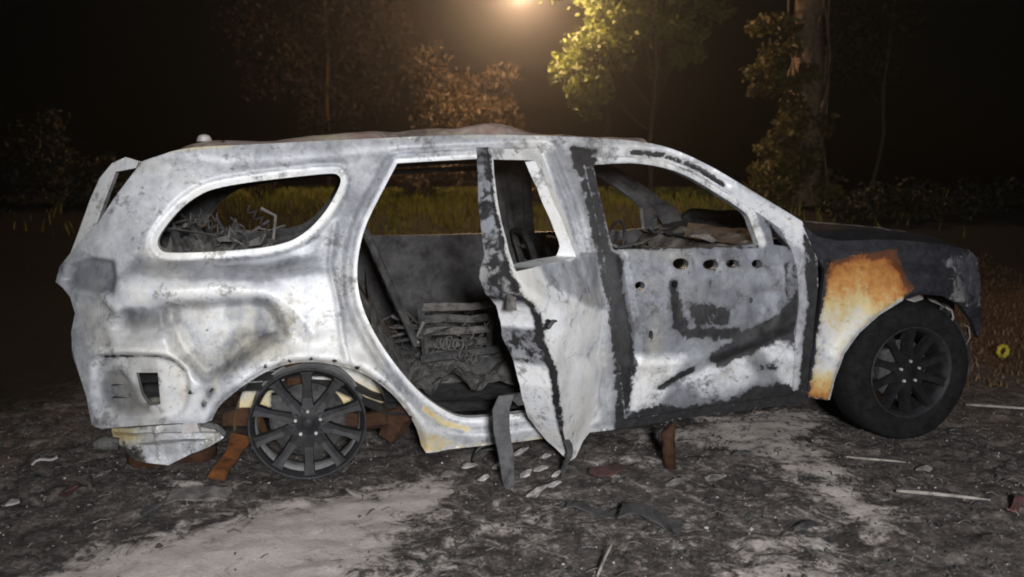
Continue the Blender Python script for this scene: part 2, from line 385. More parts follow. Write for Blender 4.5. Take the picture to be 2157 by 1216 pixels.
def panel(name, outline, holes, sp, mats, parent=root, thick=.05, sculpt=None, paint=None, extra=0.0, hinge=None, ang=0.0, dent=.007, rim_paint=None, rimseg=2, mirror=None, sm=True, tthick=None):
    """sheet traced in photo points, laid on the car's side skin with real depth, thickness and returned edges"""
    loops = [resample(l, sp) for l in [outline] + holes]
    pts = []; edges = []; lp = []
    for l in loops:
        k = len(pts); pts += l; n = len(l); edges += [(k + i, k + (i + 1) % n) for i in range(n)]; lp.append(list(range(k, k + n)))
    q = np.array(loops[0]); x0, y0 = q.min(0); x1, y1 = q.max(0)
    gp = []; r = 0; y = y0
    while y < y1:
        xs = np.arange(x0 + (r % 2) * sp / 2, x1, sp); gp.append(np.stack([xs, np.full(len(xs), y)], 1)); y += sp * .87; r += 1
    gp = np.concatenate(gp); ok = inside(gp, loops[0]) & (line_d(gp, loops[0], True) > sp * .55)
    for h in loops[1:]: ok &= ~inside(gp, h) & (line_d(gp, h, True) > sp * .55)
    gp = gp[ok]
    vv, ee, ff, ov, oe, of = delaunay_2d_cdt([Vector(p) for p in pts] + [Vector(p) for p in gp], edges, [], 0, 1e-4)
    Q = np.array([[v.x, v.y] for v in vv]); T = np.array([f for f in ff if len(f) == 3]); cen = Q[T].mean(1)
    ok = inside(cen, loops[0])
    for h in loops[1:]: ok &= ~inside(cen, h)
    T = T[ok]
    t, w, z = surf(Q, extra, hinge, ang)
    P = np.stack([t, w, z], 1)
    if dent: w = w + dent * nz(P, 3.0, 5.0 + len(name), 4)
    if sculpt is not None: w = w + sculpt(Q, t, z)
    P = np.stack([t, w, z], 1)
    # orientation: outward is -w, i.e. normal.y < 0
    a, b, c = P[T[:, 0]], P[T[:, 1]], P[T[:, 2]]; nn = np.cross(b - a, c - a); fl_ = nn[:, 1] > 0; T[fl_] = T[fl_][:, ::-1]
    N = len(P); th = np.full(N, thick) if tthick is None else tthick(z, t)
    pn = paint(Q, t, z) if paint is not None else np.tile([0, .5, 0], (N, 1))
    inn = P.copy(); inn[:, 1] += th
    V = [P, inn]; Fc = [tuple(f) for f in T] + [tuple(f[::-1] + N) for f in T]; mi = [0] * len(T) + [1] * len(T); PT = [pn, pn]
    # rims from the boundary edges of the triangles
    cnt = {}
    for f in T:
        for i in range(3): e = (f[i], f[(i + 1) % 3]); cnt[e] = 1
    bd = [e for e in cnt if (e[1], e[0]) not in cnt]
    bv = sorted({i for e in bd for i in e}); mp = {b: i for i, b in enumerate(bv)}; base = 2 * N; nb = len(bv)
    bi = np.array(bv)
    for s in range(rimseg + 1):
        fr = s / rimseg; R = P[bi].copy(); R[:, 1] += th[bi] * fr; V.append(R)
        PT.append(rim_paint(Q[bi], t[bi], z[bi], fr) if rim_paint else pn[bi])
    for e in bd:
        for s in range(rimseg):
            a, b = base + s * nb + mp[e[0]], base + s * nb + mp[e[1]]; Fc.append((b, a, a + nb, b + nb)); mi.append(0)
    V = np.concatenate(V); PT = np.concatenate(PT)
    if hinge is not None: V = rot_h(V, hinge, ang)
    o = mobj(name, L(V), Fc, mats, parent, sm, mi, PT)
    if mirror:
        V2 = V.copy(); V2[:, 1] = 2 * HALF - V2[:, 1]
        o2 = mobj(mirror, L(V2), [f[::-1] for f in Fc], mats, parent, sm, mi, PT)
    return o

# ---- traced outlines
TOPLINE = [(300, 340), (335, 328), (375, 316), (430, 309), (520, 305), (620, 300), (720, 295), (800, 291), (900, 287), (1000, 284), (1100, 285), (1200, 288), (1300, 294), (1375, 303), (1430, 319), (1480, 342), (1530, 369), (1600, 412), (1650, 442), (1690, 467)]
ARCH = [(888, 940), (876, 900), (850, 858), (812, 818), (760, 785), (700, 768), (655, 763), (605, 768), (560, 784), (520, 808), (488, 832), (462, 856), (446, 886)]
BODY = smooth_poly(TOPLINE, False, 4) + [(1694, 480), (1722, 540), (1724, 600), (1714, 700), (1706, 846), (1500, 874), (1300, 904), (1100, 930), (920, 950), (896, 950)] + smooth_poly(ARCH, False, 4) + \
    [(400, 891), (330, 894), (250, 900), (212, 903), (194, 896), (188, 870), (182, 835), (166, 785), (152, 735), (150, 700), (158, 660), (147, 625), (132, 606), (117, 594), (126, 562), (142, 542), (160, 520), (182, 492), (206, 470), (240, 418), (270, 378)]
QWIN = smooth_poly([(337, 527), (331, 508), (346, 480), (380, 440), (418, 412), (455, 397), (520, 385), (610, 374), (690, 366), (712, 369), (718, 383), (708, 408), (688, 442), (660, 475), (630, 499), (598, 513), (550, 523), (480, 529), (400, 533), (355, 533)], True, 4)
RDOOR = smooth_poly([(838, 344), (900, 340), (1000, 335), (1100, 331), (1142, 331)], False, 3)[:-1] + [(1142, 331), (1182, 430), (1206, 520), (1226, 620), (1240, 740), (1248, 850), (1240, 862)] + \
    smooth_poly([(1150, 868), (1050, 880), (985, 884), (945, 872), (895, 838), (845, 785), (800, 722), (772, 668), (757, 620), (753, 570), (760, 515), (776, 465), (806, 405)], False, 3)
FDOOR = [(1222, 326), (1330, 326), (1400, 334), (1462, 358), (1535, 402), (1606, 446), (1650, 476), (1676, 520), (1690, 560), (1694, 640), (1686, 720), (1680, 838), (1500, 862), (1312, 890), (1300, 760), (1284, 640), (1262, 520), (1240, 410)]
FDHOLE = [(1228, 332), (1326, 331), (1396, 339), (1457, 363), (1530, 407), (1600, 451), (1643, 482), (1668, 526), (1680, 566), (1684, 640), (1676, 720), (1670, 832), (1500, 856), (1318, 884), (1306, 760), (1290, 640), (1268, 520), (1246, 410)]

DENT = smooth_poly([(352, 650), (420, 640), (540, 633), (572, 648), (590, 680), (600, 705), (560, 720), (520, 745), (470, 785), (430, 800), (395, 770), (360, 720)], True, 4)
DENT2 = smooth_poly([(255, 660), (330, 640), (360, 652), (350, 700), (280, 715), (240, 700)], True, 4)
TAILB = [(136, 592), (150, 560), (190, 545), (236, 552), (242, 590), (236, 618), (190, 612), (150, 606)]
BUMP = smooth_poly([(212, 749), (330, 749), (362, 758), (390, 782), (396, 830), (380, 872), (330, 886), (240, 890), (205, 870), (196, 810)], True, 4)
BUMP2 = smooth_poly([(222, 790), (252, 788), (272, 812), (286, 850), (310, 872), (255, 876), (222, 860), (208, 825)], True, 4)
def side_sculpt(q, t, z):
    w = np.zeros(len(q))
    da = line_d(q, ARCH); w -= .034 * np.exp(-(np.clip(da - 14, 0, None) / 26) ** 2) * sstep(2, 12, da)
    w += .060 * patch(q, DENT, 16) + .042 * patch(q, DENT2, 15)
    w -= .022 * stroke(q, [(250, 608), (330, 612), (460, 606), (560, 612), (620, 650), (660, 700)], 10, 24)
    w += .055 * patch(q, TAILB, 9)
    w += .030 * patch(q, BUMP, 7) + .030 * patch(q, BUMP2, 10)
    w -= .010 * stroke(q, [(205, 742), (330, 741), (368, 750), (398, 778)], 4, 5)
    w += .016 * (1 - sstep(14, 22, line_d(q, QWIN, True))) + .020 * (1 - sstep(24, 34, line_d(q, RDOOR, True))) + .018 * (1 - sstep(9, 14, line_d(q, RDOOR, True)))
    w += .014 * stroke(q, [(706, 470), (694, 560), (712, 640), (722, 720), (735, 770)], 4, 6)     # body seam behind the door
    w += .012 * stroke(q, [(280, 548), (420, 556), (560, 556), (660, 530)], 8, 14)
    w += .012 * stroke(q, [(160, 625), (230, 660), (220, 735)], 8, 14) - .016 * stroke(q, [(215, 620), (250, 660), (200, 700)], 6, 12)
    w += .010 * stroke(q, [(330, 330), (470, 345), (640, 338), (820, 318)], 6, 12)
    w += .03 * stroke(q, [(1330, 322), (1400, 328), (1470, 352), (1540, 395)], 9, 5)
    w -= .012 * stroke(q, [(900, 905), (1000, 915), (1250, 885)], 10, 16)
    return w
def side_paint(q, t, z):
    N = len(q); tone = np.full(N, .58); soot = np.full(N, .05); rust = np.zeros(N)  # tone also carries painted dent shading and bright edge highlights
    def T(poly, v, f): nonlocal tone; k = patch(q, poly, f); tone = tone * (1 - k) + v * k
    def TS(pts, wd, f, v): nonlocal tone; k = stroke(q, pts, wd, f); tone = tone * (1 - k) + v * k
    T([(230, 340), (330, 330), (460, 380), (330, 500), (240, 540), (180, 520)], .74, 40)
    T([(290, 545), (650, 545), (690, 570), (560, 590), (400, 590), (270, 575)], .25, 14)
    T([(250, 592), (420, 596), (560, 600), (620, 640), (540, 628), (400, 634), (330, 650), (250, 650)], .86, 12)  # bright highlight band painted along the upper edge of the dent
    T([(560, 596), (700, 580), (712, 640), (715, 740), (640, 735), (600, 690), (585, 650)], .82, 14)
    T(DENT, .42, 12); T([(365, 655), (470, 645), (490, 700), (440, 760), (390, 740)], .66, 22)  # dent shading put into the tone: darker hollow, brighter face
    T([(500, 700), (570, 700), (590, 730), (520, 760), (470, 790), (445, 790)], .16, 14)
    T([(260, 655), (340, 650), (350, 690), (270, 705)], .18, 14); T(TAILB, .30, 8)
    T([(230, 690), (350, 700), (390, 745), (220, 745)], .66, 16); T(BUMP, .62, 8); T(BUMP2, .22, 8); T([(330, 760), (400, 780), (450, 860), (430, 885), (345, 880)], .86, 10)
    TS([(205, 740), (330, 740), (370, 750)], 5, 5, .95)
    TS(ARCH[1:10], 20, 10, .80); TS([(700, 690), (735, 770), (790, 800)], 14, 14, .72)
    TS([(720, 320), (820, 318), (1000, 312), (1150, 310)], 12, 10, .62)
    TS([(700, 560), (715, 620), (735, 690)], 8, 8, .42); TS([(760, 400), (720, 480), (705, 560)], 22, 20, .47)
    T([(890, 870), (1000, 895), (1250, 865), (1290, 900), (1100, 930), (900, 948), (870, 900)], .60, 12)
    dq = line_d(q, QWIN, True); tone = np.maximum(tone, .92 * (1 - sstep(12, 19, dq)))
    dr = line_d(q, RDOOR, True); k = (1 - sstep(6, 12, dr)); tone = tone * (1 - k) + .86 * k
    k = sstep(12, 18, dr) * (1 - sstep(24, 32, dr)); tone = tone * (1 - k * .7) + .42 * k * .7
    T([(1150, 318), (1200, 310), (1262, 520), (1290, 700), (1300, 900), (1245, 900), (1225, 600), (1195, 480)], .46, 8)
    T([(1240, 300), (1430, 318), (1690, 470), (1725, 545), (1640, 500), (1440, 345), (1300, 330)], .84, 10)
    T([(270, 820), (300, 780), (330, 780), (330, 860), (300, 860)], .5, 4)
    def So(x): nonlocal soot; soot = np.maximum(soot, x)
    So(.80 * stroke(q, [(1212, 316), (1240, 420), (1262, 520), (1290, 650), (1304, 790), (1306, 900)], 12, 11))
    So(.85 * patch(q, [(1196, 308), (1270, 312), (1245, 332), (1228, 350), (1208, 340)], 6))
    So(.8 * stroke(q, [(1335, 320), (1400, 326), (1470, 352), (1530, 390)], 7, 4))
    So(.85 * patch(q, [(1690, 480), (1725, 545), (1724, 850), (1290, 910), (1310, 880), (1680, 820), (1700, 640)], 6))
    So(.72 * stroke(q, [(216, 753), (330, 753), (362, 762), (388, 784)], 4, 4))
    So(.55 * stroke(q, [(430, 850), (448, 820)], 8, 6))
    for c in ((400, 828), (434, 700), (560, 770), (610, 760), (655, 755), (705, 758), (752, 774), (800, 800), (838, 838), (866, 880)):
        So(.95 * (1 - sstep(2.5, 6, np.hypot(q[:, 0] - c[0], q[:, 1] - c[1]))))
    So(.45 * stroke(q, [(262, 820), (275, 860)], 8, 8))
    def Ru(x): nonlocal rust; rust = np.maximum(rust, x)
    Ru(.34 * stroke(q, [(895, 945), (1050, 934), (1200, 916)], 4, 5)); Ru(.38 * stroke(q, [(800, 835), (850, 890), (885, 940)], 16, 14))
    Ru(.30 * patch(q, [(880, 900), (960, 925), (960, 950), (890, 950)], 10)); Ru(.30 * stroke(q, [(330, 322), (400, 312), (500, 306)], 6, 6))
    Ru(.22 * stroke(q, [(800, 293), (1000, 287), (1150, 287)], 4, 4)); Ru(.13 * patch(q, [(395, 650), (470, 660), (470, 740), (420, 730)], 20)); Ru(.42 * stroke(q, [(895, 862), (935, 892), (985, 906)], 6, 6))
    Ru(.17 * patch(q, [(345, 640), (560, 632), (600, 600), (715, 600), (740, 760), (660, 755), (520, 790), (450, 850), (350, 880), (345, 780)], 30)); Ru(.20 * stroke(q, ARCH[:8], 18, 14)); Ru(.10 + 0 * t)
    return np.stack([soot, tone, rust], 1)
VENT = [(284, 788), (330, 788), (336, 855), (312, 858), (296, 836)]
panel('body_side', BODY, [QWIN, RDOOR, FDHOLE, VENT], 5.5, [M['body'], M['inner']], thick=.05, sculpt=side_sculpt, paint=side_paint, mirror='body_side')

# ---- front door (closed, skin burnt away to the pressing)
def ell(cx, cy, rx, ry, n=12): return [(cx + rx * math.cos(2 * math.pi * k / n), cy + ry * math.sin(2 * math.pi * k / n)) for k in range(n)]
FWIN = smooth_poly([(1250, 348), (1330, 344), (1400, 354), (1450, 373), (1500, 402), (1560, 441), (1578, 458)], False, 3) + [(1598, 514), (1540, 520), (1400, 523), (1292, 526), (1284, 500), (1266, 420)]
FTRI = [(1622, 474), (1660, 520), (1630, 516)]
OV = [ell(1434, 556, 17, 12), ell(1497, 558, 17, 11), ell(1543, 556, 14, 9), ell(1594, 556, 11, 9), ell(1348, 602, 11, 9), ell(1421, 600, 7, 7), ell(1371, 706, 5, 10), ell(1585, 634, 5, 6)]
def fd_paint(q, t, z):
    N = len(q); tone = np.full(N, .34); soot = np.full(N, .27); rust = np.zeros(N)
    def T(poly, v, f): nonlocal tone; k = patch(q, poly, f); tone = tone * (1 - k) + v * k
    T([(1330, 750), (1440, 750), (1420, 800), (1380, 860), (1320, 870)], .92, 14); T([(1290, 525), (1690, 525), (1690, 600), (1330, 600)], .42, 15)
    T([(1420, 800), (1560, 740), (1600, 800), (1500, 840)], .74, 18); T([(1600, 720), (1690, 710), (1680, 830), (1650, 820)], .76, 10)
    k = stroke(q, [(1245, 338), (1330, 334), (1400, 343), (1460, 366), (1530, 410), (1580, 444), (1604, 512)], 9, 4); tone = tone * (1 - k) + .95 * k
    def So(x): nonlocal soot; soot = np.maximum(soot, x)
    So(.92 * patch(q, [(1225, 325), (1262, 330), (1255, 350), (1290, 525), (1318, 545), (1312, 600), (1330, 690), (1340, 760), (1332, 860), (1300, 900), (1290, 700), (1262, 520)], 15))
    So(.92 * patch(q, [(1300, 900), (1330, 868), (1390, 850), (1430, 858), (1530, 840), (1590, 812), (1640, 805), (1690, 815), (1690, 850), (1500, 880)], 15))
    So(1.05 * patch(q, [(1700, 590), (1700, 735), (1645, 716), (1585, 748), (1515, 775), (1490, 752), (1570, 698), (1640, 664), (1675, 610)], 15))
    So(.95 * stroke(q, [(1395, 818), (1430, 795), (1460, 780)], 8, 10)); So(1.0 * patch(q, [(1408, 585), (1428, 590), (1440, 650), (1455, 690), (1560, 690), (1552, 720), (1440, 712), (1418, 690)], 15))
    So(.80 * patch(q, [(1450, 635), (1540, 645), (1545, 690), (1455, 690)], 14)); So(.72 * patch(q, [(1585, 760), (1650, 765), (1640, 785), (1590, 782)], 15))
    So(.55 * patch(q, [(1655, 550), (1690, 540), (1700, 640), (1660, 640)], 10)); So(.6 * stroke(q, [(1655, 560), (1662, 640)], 6, 6))
    for o in OV[:4]: So(.9 * patch(q, o, 14))
    So(.7 * stroke(q, [(1275, 524), (1600, 520)], 4, 4)); So(.75 * stroke(q, [(1612, 465), (1665, 525)], 5, 4))
    return np.stack([soot, tone, rust], 1)
def fd_sculpt(q, t, z):
    w = .012 * patch(q, smooth_poly([(1440, 580), (1600, 580), (1620, 640), (1560, 720), (1440, 720), (1420, 650)], True, 3), 14)
    w += .02 * stroke(q, [(1700, 690), (1560, 745), (1390, 820)], 8, 14) - .014 * stroke(q, [(1340, 770), (1440, 765), (1600, 720)], 10, 16)
    w += .014 * stroke(q, [(1310, 540), (1340, 700), (1330, 860)], 6, 8) + .010 * patch(q, ell(1610, 650, 30, 45), 10)
    return w
fdoor = panel('front_door', FDOOR, [FWIN, FTRI] + OV, 5.0, [M['body'], M['inner']], thick=.06, extra=.012, sculpt=fd_sculpt, paint=fd_paint, dent=.006, mirror='front_door')
# far rear door, closed
RD2 = [(842, 348), (1138, 336), (1178, 432), (1202, 522), (1222, 620), (1236, 740), (1244, 846), (1150, 862), (1050, 874), (985, 878), (949, 866), (899, 832), (850, 780), (806, 718), (778, 665), (763, 619), (759, 570), (766, 517), (782, 467), (812, 407)]
RDW = [(858, 362), (1124, 350), (1160, 440), (1184, 530), (1000, 536), (790, 540), (796, 480), (826, 415)]
pd = panel('rear_door_blank', RD2, [RDW], 9, [M['body'], M['inner']], thick=.06, extra=.012, paint=lambda q, t, z: np.tile([.5, .4, .1], (len(q), 1)), dent=.006, mirror='rear_door')
bpy.data.objects.remove(pd)

# ---- open rear door, swung out on its front hinges
HT, HW, HZ = [float(a[0]) for a in surf((1262, 600))]; HINGE = (HT, HW + .03); DANG = math.radians(49)
ODOOR = smooth_poly([(1026, 310), (1040, 400), (1050, 470), (1064, 540), (1090, 612), (1128, 650), (1150, 700), (1166, 770), (1178, 850), (1190, 920), (1200, 972)], False, 3) + [(1212, 965), (1228, 930), (1246, 905), (1266, 885), (1278, 830), (1288, 760), (1284, 690), (1274, 610), (1260, 530), (1222, 540), (1206, 500), (1168, 395), (1142, 324), (1090, 316)]
OWIN = [(1038, 336), (1126, 338), (1154, 395), (1192, 490), (1212, 541), (1140, 560), (1086, 572), (1070, 530), (1056, 468), (1047, 400)]
def od_paint(q, t, z):
    N = len(q); tone = np.full(N, .95); soot = np.full(N, .02); rust = np.zeros(N)
    def T(poly, v, f): nonlocal tone; k = patch(q, poly, f); tone = tone * (1 - k) + v * k
    T([(1130, 555), (1260, 525), (1272, 600), (1282, 660), (1240, 650), (1190, 620), (1150, 590)], .40, 12)
    T([(1165, 640), (1260, 660), (1260, 800), (1215, 880), (1190, 800)], .93, 16); T([(1240, 730), (1285, 700), (1285, 790), (1250, 820)], .68, 14)
    T([(1075, 560), (1100, 600), (1150, 660), (1120, 640)], .97, 8)
    k = stroke(q, [(1120, 330), (1150, 400), (1200, 540)], 9, 4); tone = tone * (1 - k) + .97 * k
    soot = np.maximum(soot, .75 * stroke(q, ODOOR[:27], 5, 3)); soot = np.maximum(soot, .7 * patch(q, ell(1150, 690, 12, 10), 5))
    return np.stack([soot, tone, rust], 1)
def od_rim(q, t, z, fr):
    y = q[:, 1]; N = len(q); tone = np.full(N, .42); soot = np.full(N, .60)
    wht = sstep(632, 648, y) * (1 - sstep(690, 702, y)) + sstep(765, 785, y)
    gry = sstep(690, 702, y) * (1 - sstep(765, 785, y))
    if fr > .22:
        tone = tone * (1 - wht) + .88 * wht; soot = soot * (1 - np.clip(wht + .5 * gry, 0, 1)) + .08 * wht + .25 * gry
    else: soot = np.full(N, .78)
    k = sstep(1100, 1140, q[:, 0]) * (1 - sstep(560, 600, y)); tone = tone * (1 - k) + .9 * k; soot = soot * (1 - k)
    return np.stack([soot, tone, np.full(N, .06)], 1)
OHAND = ell(1155, 681, 8, 9, 8)
M['skin'] = burnt_metal('chalky_burnt_door_skin', light=(.70, .71, .74), mid=(.30, .31, .34), metal=.06)
odoor = panel('rear_door', ODOOR, [OWIN, OHAND], 4.5, [M['skin'], M['inner']], thick=.12, hinge=HINGE, ang=DANG, paint=od_paint, dent=.010, rim_paint=od_rim, rimseg=9,
      sculpt=lambda q, t, z: -.02 * stroke(q, [(1100, 600), (1180, 660), (1270, 640)], 12, 25) + .03 * stroke(q, [(1160, 720), (1220, 760), (1285, 740)], 16, 30),
      tthick=lambda z, t: (1 - .6 * sstep(HT - .45, HT - .15, t) * sstep(1.0, 1.2, z)) * np.interp(z, [.05, .15, .3, .6, .85, 1.05, 1.15, 1.5, 1.7], [.02, .11, .19, .21, .215, .17, .105, .066, .055]))
odoor['label'] = 'rear door swung wide open with white burnt skin'
def od_pt(px, py, k=0.0):
    t, w, z = [float(a[0]) for a in surf((px, py), 0.0, HINGE, DANG)]; P = rot_h(np.array([t, w + k, z]), HINGE, DANG); return P
hb = MB(); a = od_pt(1150, 690, -.012); b = od_pt(1164, 662, -.03); c = od_pt(1176, 676, -.02)
hb.tube([a, (a + b) / 2, (a + b + c) / 3], [.010, .009, .005], 6); V = L(np.array(hb.V)); mobj('handle_stub', V, hb.F, M['char'], odoor)
for hz2 in (.48, .92):
    mb = MB(); mb.box((HINGE[0] + .01, HINGE[1] + .035, hz2), (.035, .022, .035), .004); mobj('hinge', L(np.array(mb.V)), mb.F, M['char'], odoor, False)
lp_ = od_pt(1108, 632, .08); mb = MB(); mb.box(tuple(lp_), (.02, .035, .045), .004); mobj('latch', L(np.array(mb.V)), mb.F, M['clutter'], odoor, False)
# seals burnt loose from the door
def from_px(pp, w0): return [at_w(px, py, w) for (px, py), w in zip(pp, w0)]
sb = MB(); sb.ribbon([at_w(*p) for p in ((1100, 852, -.16), (1084, 830, -.20), (1066, 834, -.23), (1055, 862, -.25), (1056, 905, -.27), (1066, 960, -.28), (1070, 1010, -.28), (1076, 1046, -.26))], [.05, .075, .08, .085, .08, .075, .06, .035], .012, (1, 0.1, 0))
mobj('hanging_seal', L(np.array(sb.V)), sb.F, M['strip'], root, False)
sb = MB(); e = od_pt(1192, 925); zz = np.linspace(0, 1, 9)
sb.ribbon([np.array([e[0] + .02 * math.sin(5 * k), e[1] - .02 * k, e[2] * (1 - k) - .004]) for k in zz], [.035, .04, .035, .03, .032, .026, .028, .02, .02], .01, (1, .2, 0))
mobj('hanging_seal', L(np.array(sb.V)), sb.F, M['char'], root, False)

# ---- front wing
FEND = [(1692, 474), (1725, 500), (1770, 508), (1850, 505), (1920, 508), (1990, 516), (2040, 526), (2060, 545), (2066, 600), (2064, 660), (2060, 712), (2048, 676), (2024, 644), (1990, 624), (1940, 620), (1900, 634), (1852, 664), (1810, 702), (1778, 745), (1758, 800), (1748, 842), (1700, 838), (1706, 780), (1722, 690), (1732, 620), (1738, 570), (1722, 540)]
RUSTP = [(1745, 580), (1762, 550), (1800, 538), (1888, 528), (1902, 570), (1916, 606), (1890, 632), (1852, 660), (1806, 700), (1774, 745), (1754, 800), (1742, 836), (1704, 834), (1712, 775), (1728, 690), (1740, 620)]
def fe_paint(q, t, z):
    N = len(q); k = patch(q, RUSTP, 12); y = q[:, 1]
    r = np.interp(y, [525, 560, 605, 650, 700, 770, 800, 840], [.95, .74, .62, .40, .22, .22, .45, .72])
    ed = np.clip(sd(q, RUSTP), 0, 30); r = r + .22 * (1 - sstep(0, 22, ed)) * (1 - sstep(560, 680, y)) + .18 * sstep(1850, 1910, q[:, 0])
    lip = stroke(q, [(1895, 632), (1852, 664), (1810, 702), (1778, 745), (1758, 800), (1748, 842)], 6, 3)  # bright edge highlight of the arch lip, painted into the colour
    k2 = sstep(-26, -6, sd(q, RUSTP)); soot = .98 * (1 - k); tone = np.full(N, .75); rust = np.clip(r, 0, 1) * k2
    soot = soot * (1 - lip); rust = rust * (1 - lip); tone = np.maximum(tone, .95 * lip)
    kn = sstep(1960, 2040, q[:, 0]) * sstep(515, 550, y) * (1 - sstep(625, 660, y)); soot = soot * (1 - .52 * kn); tone = tone * (1 - kn) + .04 * kn  # blue-grey sheen of the nose corner, painted through soot and tone
    return np.stack([soot, tone, rust], 1)
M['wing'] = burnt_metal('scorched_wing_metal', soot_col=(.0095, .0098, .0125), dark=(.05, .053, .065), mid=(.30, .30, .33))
def fe_sculpt(q, t, z):
    d = line_d(q, [(2060, 712), (2048, 676), (2024, 644), (1990, 624), (1940, 620), (1900, 634), (1852, 664), (1810, 702), (1778, 745), (1758, 800), (1748, 842)])
    return -.022 * np.exp(-(np.clip(d - 10, 0, None) / 22) ** 2) * sstep(1, 9, d) + .02 * stroke(q, [(1760, 560), (1880, 550), (2040, 560)], 10, 20)
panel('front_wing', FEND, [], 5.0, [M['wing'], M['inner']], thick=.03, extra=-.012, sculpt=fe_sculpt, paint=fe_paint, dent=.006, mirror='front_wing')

# ---- roof, laid between the two side rails
tt, tw, tz = surf(np.array(smooth_poly(TOPLINE[:14], False, 4)))
o_ = np.argsort(tt); tt, tw, tz = tt[o_], tw[o_], tz[o_]
TR0, TR1 = float(tt.min()), float(tt.max())
def roof_pt(a, b, off=0.0):
    t = TR0 + (TR1 - TR0) * a; ze = np.interp(t, tt, tz); we = np.interp(t, tt, tw) + .012
    w = we + (2 * (HALF - we)) * b; e = min(b, 1 - b)
    z = ze - .012 + .045 * float(sstep(0, .10, e)) * float(sstep(0.0, .12, a)) + .018 * math.sin(math.pi * b)
    z += .024 * noise.fractal((t * 2.2, w * 2.0, 3.3), 1, 2, 3) * float(sstep(0, .08, e)) - .05 * math.sin(math.pi * b) ** 2 * math.sin(math.pi * a) * .6
    z += .030 * math.exp(-((t - .95) / .16) ** 2) * float(sstep(0, .07, e)) - .02 * math.exp(-((t - 1.25) / .12) ** 2) * float(sstep(0, .07, e))
    z -= .016 * float(sstep(.02, .0, abs(t - .38))) * 0
    t2 = t + (-.03 * math.sin(math.pi * b) if a < .02 else 0)
    return np.array([t2, w, z + off])
mb = MB(); NU, NV = 110, 70
top = [roof_pt(i / NU, j / NV) for i in range(NU + 1) for j in range(NV + 1)]
mb.grid(lambda a, b: roof_pt(a, b), NU, NV); n0 = len(mb.V); mb.grid(lambda a, b: roof_pt(a, b, -.022), NU, NV)
V = np.array(mb.V); rp = np.stack([.22 + .25 * (nz(V, 1.7, 2.0, 2)), .55 + .1 * V[:, 0] * 0, np.interp(V[:, 0], [TR0, -.2, .5, .8, 1.3, TR1], [.14, .12, .10, .10, .06, .0]) + .30 * nz(V, 3.5, 8.0, 3)], 1)
fl2 = [f[::-1] for f in mb.F[:NU * NV]] + mb.F[NU * NV:]
mobj('roof', L(V), fl2, [M['roof'], M['inner']], root, True, [0] * (NU * NV) + [1] * (NU * NV), np.clip(rp, 0, 1))
P = at_w(430, 290, .42)
ab = MB(); n = 14
for k in range(6):
    pass
ab.lathe([], 3) if False else None
prof = [(0, .030), (.016, .028), (.03, .02), (.036, .008), (.037, .0005)]
V = []; Fq = []
for h, r in prof:
    for k in range(n): V.append((P[0] + r * 1.25 * math.cos(2 * math.pi * k / n), P[1] - HALF + r * math.sin(2 * math.pi * k / n), P[2] - .02 + h))
for i in range(len(prof) - 1):
    for k in range(n): Fq.append((i * n + k, i * n + (k + 1) % n, (i + 1) * n + (k + 1) % n, (i + 1) * n + k))
mobj('aerial_base', V, Fq, M['alu'], root)
# roof cross bows under the skin
for a in (.14, .40, .66, .95):
    mb = MB(); mb.ribbon([roof_pt(a, .02 + .96 * k / 16, -.045) for k in range(17)], .06, .02, (1, 0, 0)); mobj('roof_bow', L(np.array(mb.V)), mb.F, M['inner'], root, False)

# ---- bonnet
HB = [(1692, 474), (1725, 500), (1770, 508), (1850, 505), (1920, 508), (1990, 516), (2040, 526), (2058, 545)]
ht, hw, hz = surf(np.array(smooth_poly(HB, False, 4))); o_ = np.argsort(ht); ht, hw, hz = ht[o_], hw[o_], hz[o_]
def hood_pt(a, b, off=0.0):
    t = ht[0] + (ht[-1] - ht[0]) * a; ze = np.interp(t, ht, hz); we = np.interp(t, ht, hw) + .025; w = we + 2 * (HALF - we) * b; e = min(b, 1 - b)
    ze = ze if a < .9 else ze - .10 * ((a - .9) / .1) ** 2
    z = ze - .004 + .045 * float(sstep(0, .14, e)) * float(sstep(0, .2, 1 - a)) + .02 * math.sin(math.pi * b) + .016 * noise.fractal((t * 2.6, w * 2.2, 8), 1, 2, 3) * float(sstep(0, .08, e))
    return np.array([t + .06 * math.sin(math.pi * b) * a, w, z + off])
mb = MB(); NU, NV = 60, 60; mb.grid(lambda a, b: hood_pt(a, b), NU, NV); mb.grid(lambda a, b: hood_pt(a, b, -.02), NU, NV)
V = np.array(mb.V); sx = np.clip((V[:, 0] - ht[0]) / (ht[-1] - ht[0]), 0, 1)
hp = np.stack([.95 - .95 * sstep(.42, .50, sx) * sstep(.35, .7, V[:, 1]) * (1 - sstep(.92, 1, sx)), .55 + .25 * sstep(.4, .8, sx), .10 + 0 * sx], 1)  # silver highlight painted as a soot-free strip of lighter tone
mobj('bonnet', L(V), [f[::-1] for f in mb.F[:NU * NV]] + mb.F[NU * NV:], [M['wing'], M['inner']], root, True, [0] * (NU * NV) + [1] * (NU * NV), hp)
# cowl between bonnet and windscreen
cp0 = surf((1694, 478)); mb = MB(); c0 = float(cp0[0][0]); z0 = float(cp0[2][0])
mb.grid(lambda a, b: (c0 - .34 + .38 * a, .12 + 1.68 * b, z0 - .10 + .075 * a + .02 * noise.noise((a * 3, b * 9, 1))), 6, 40); mobj('cowl', L(np.array(mb.V)), mb.F, M['inner'], root)
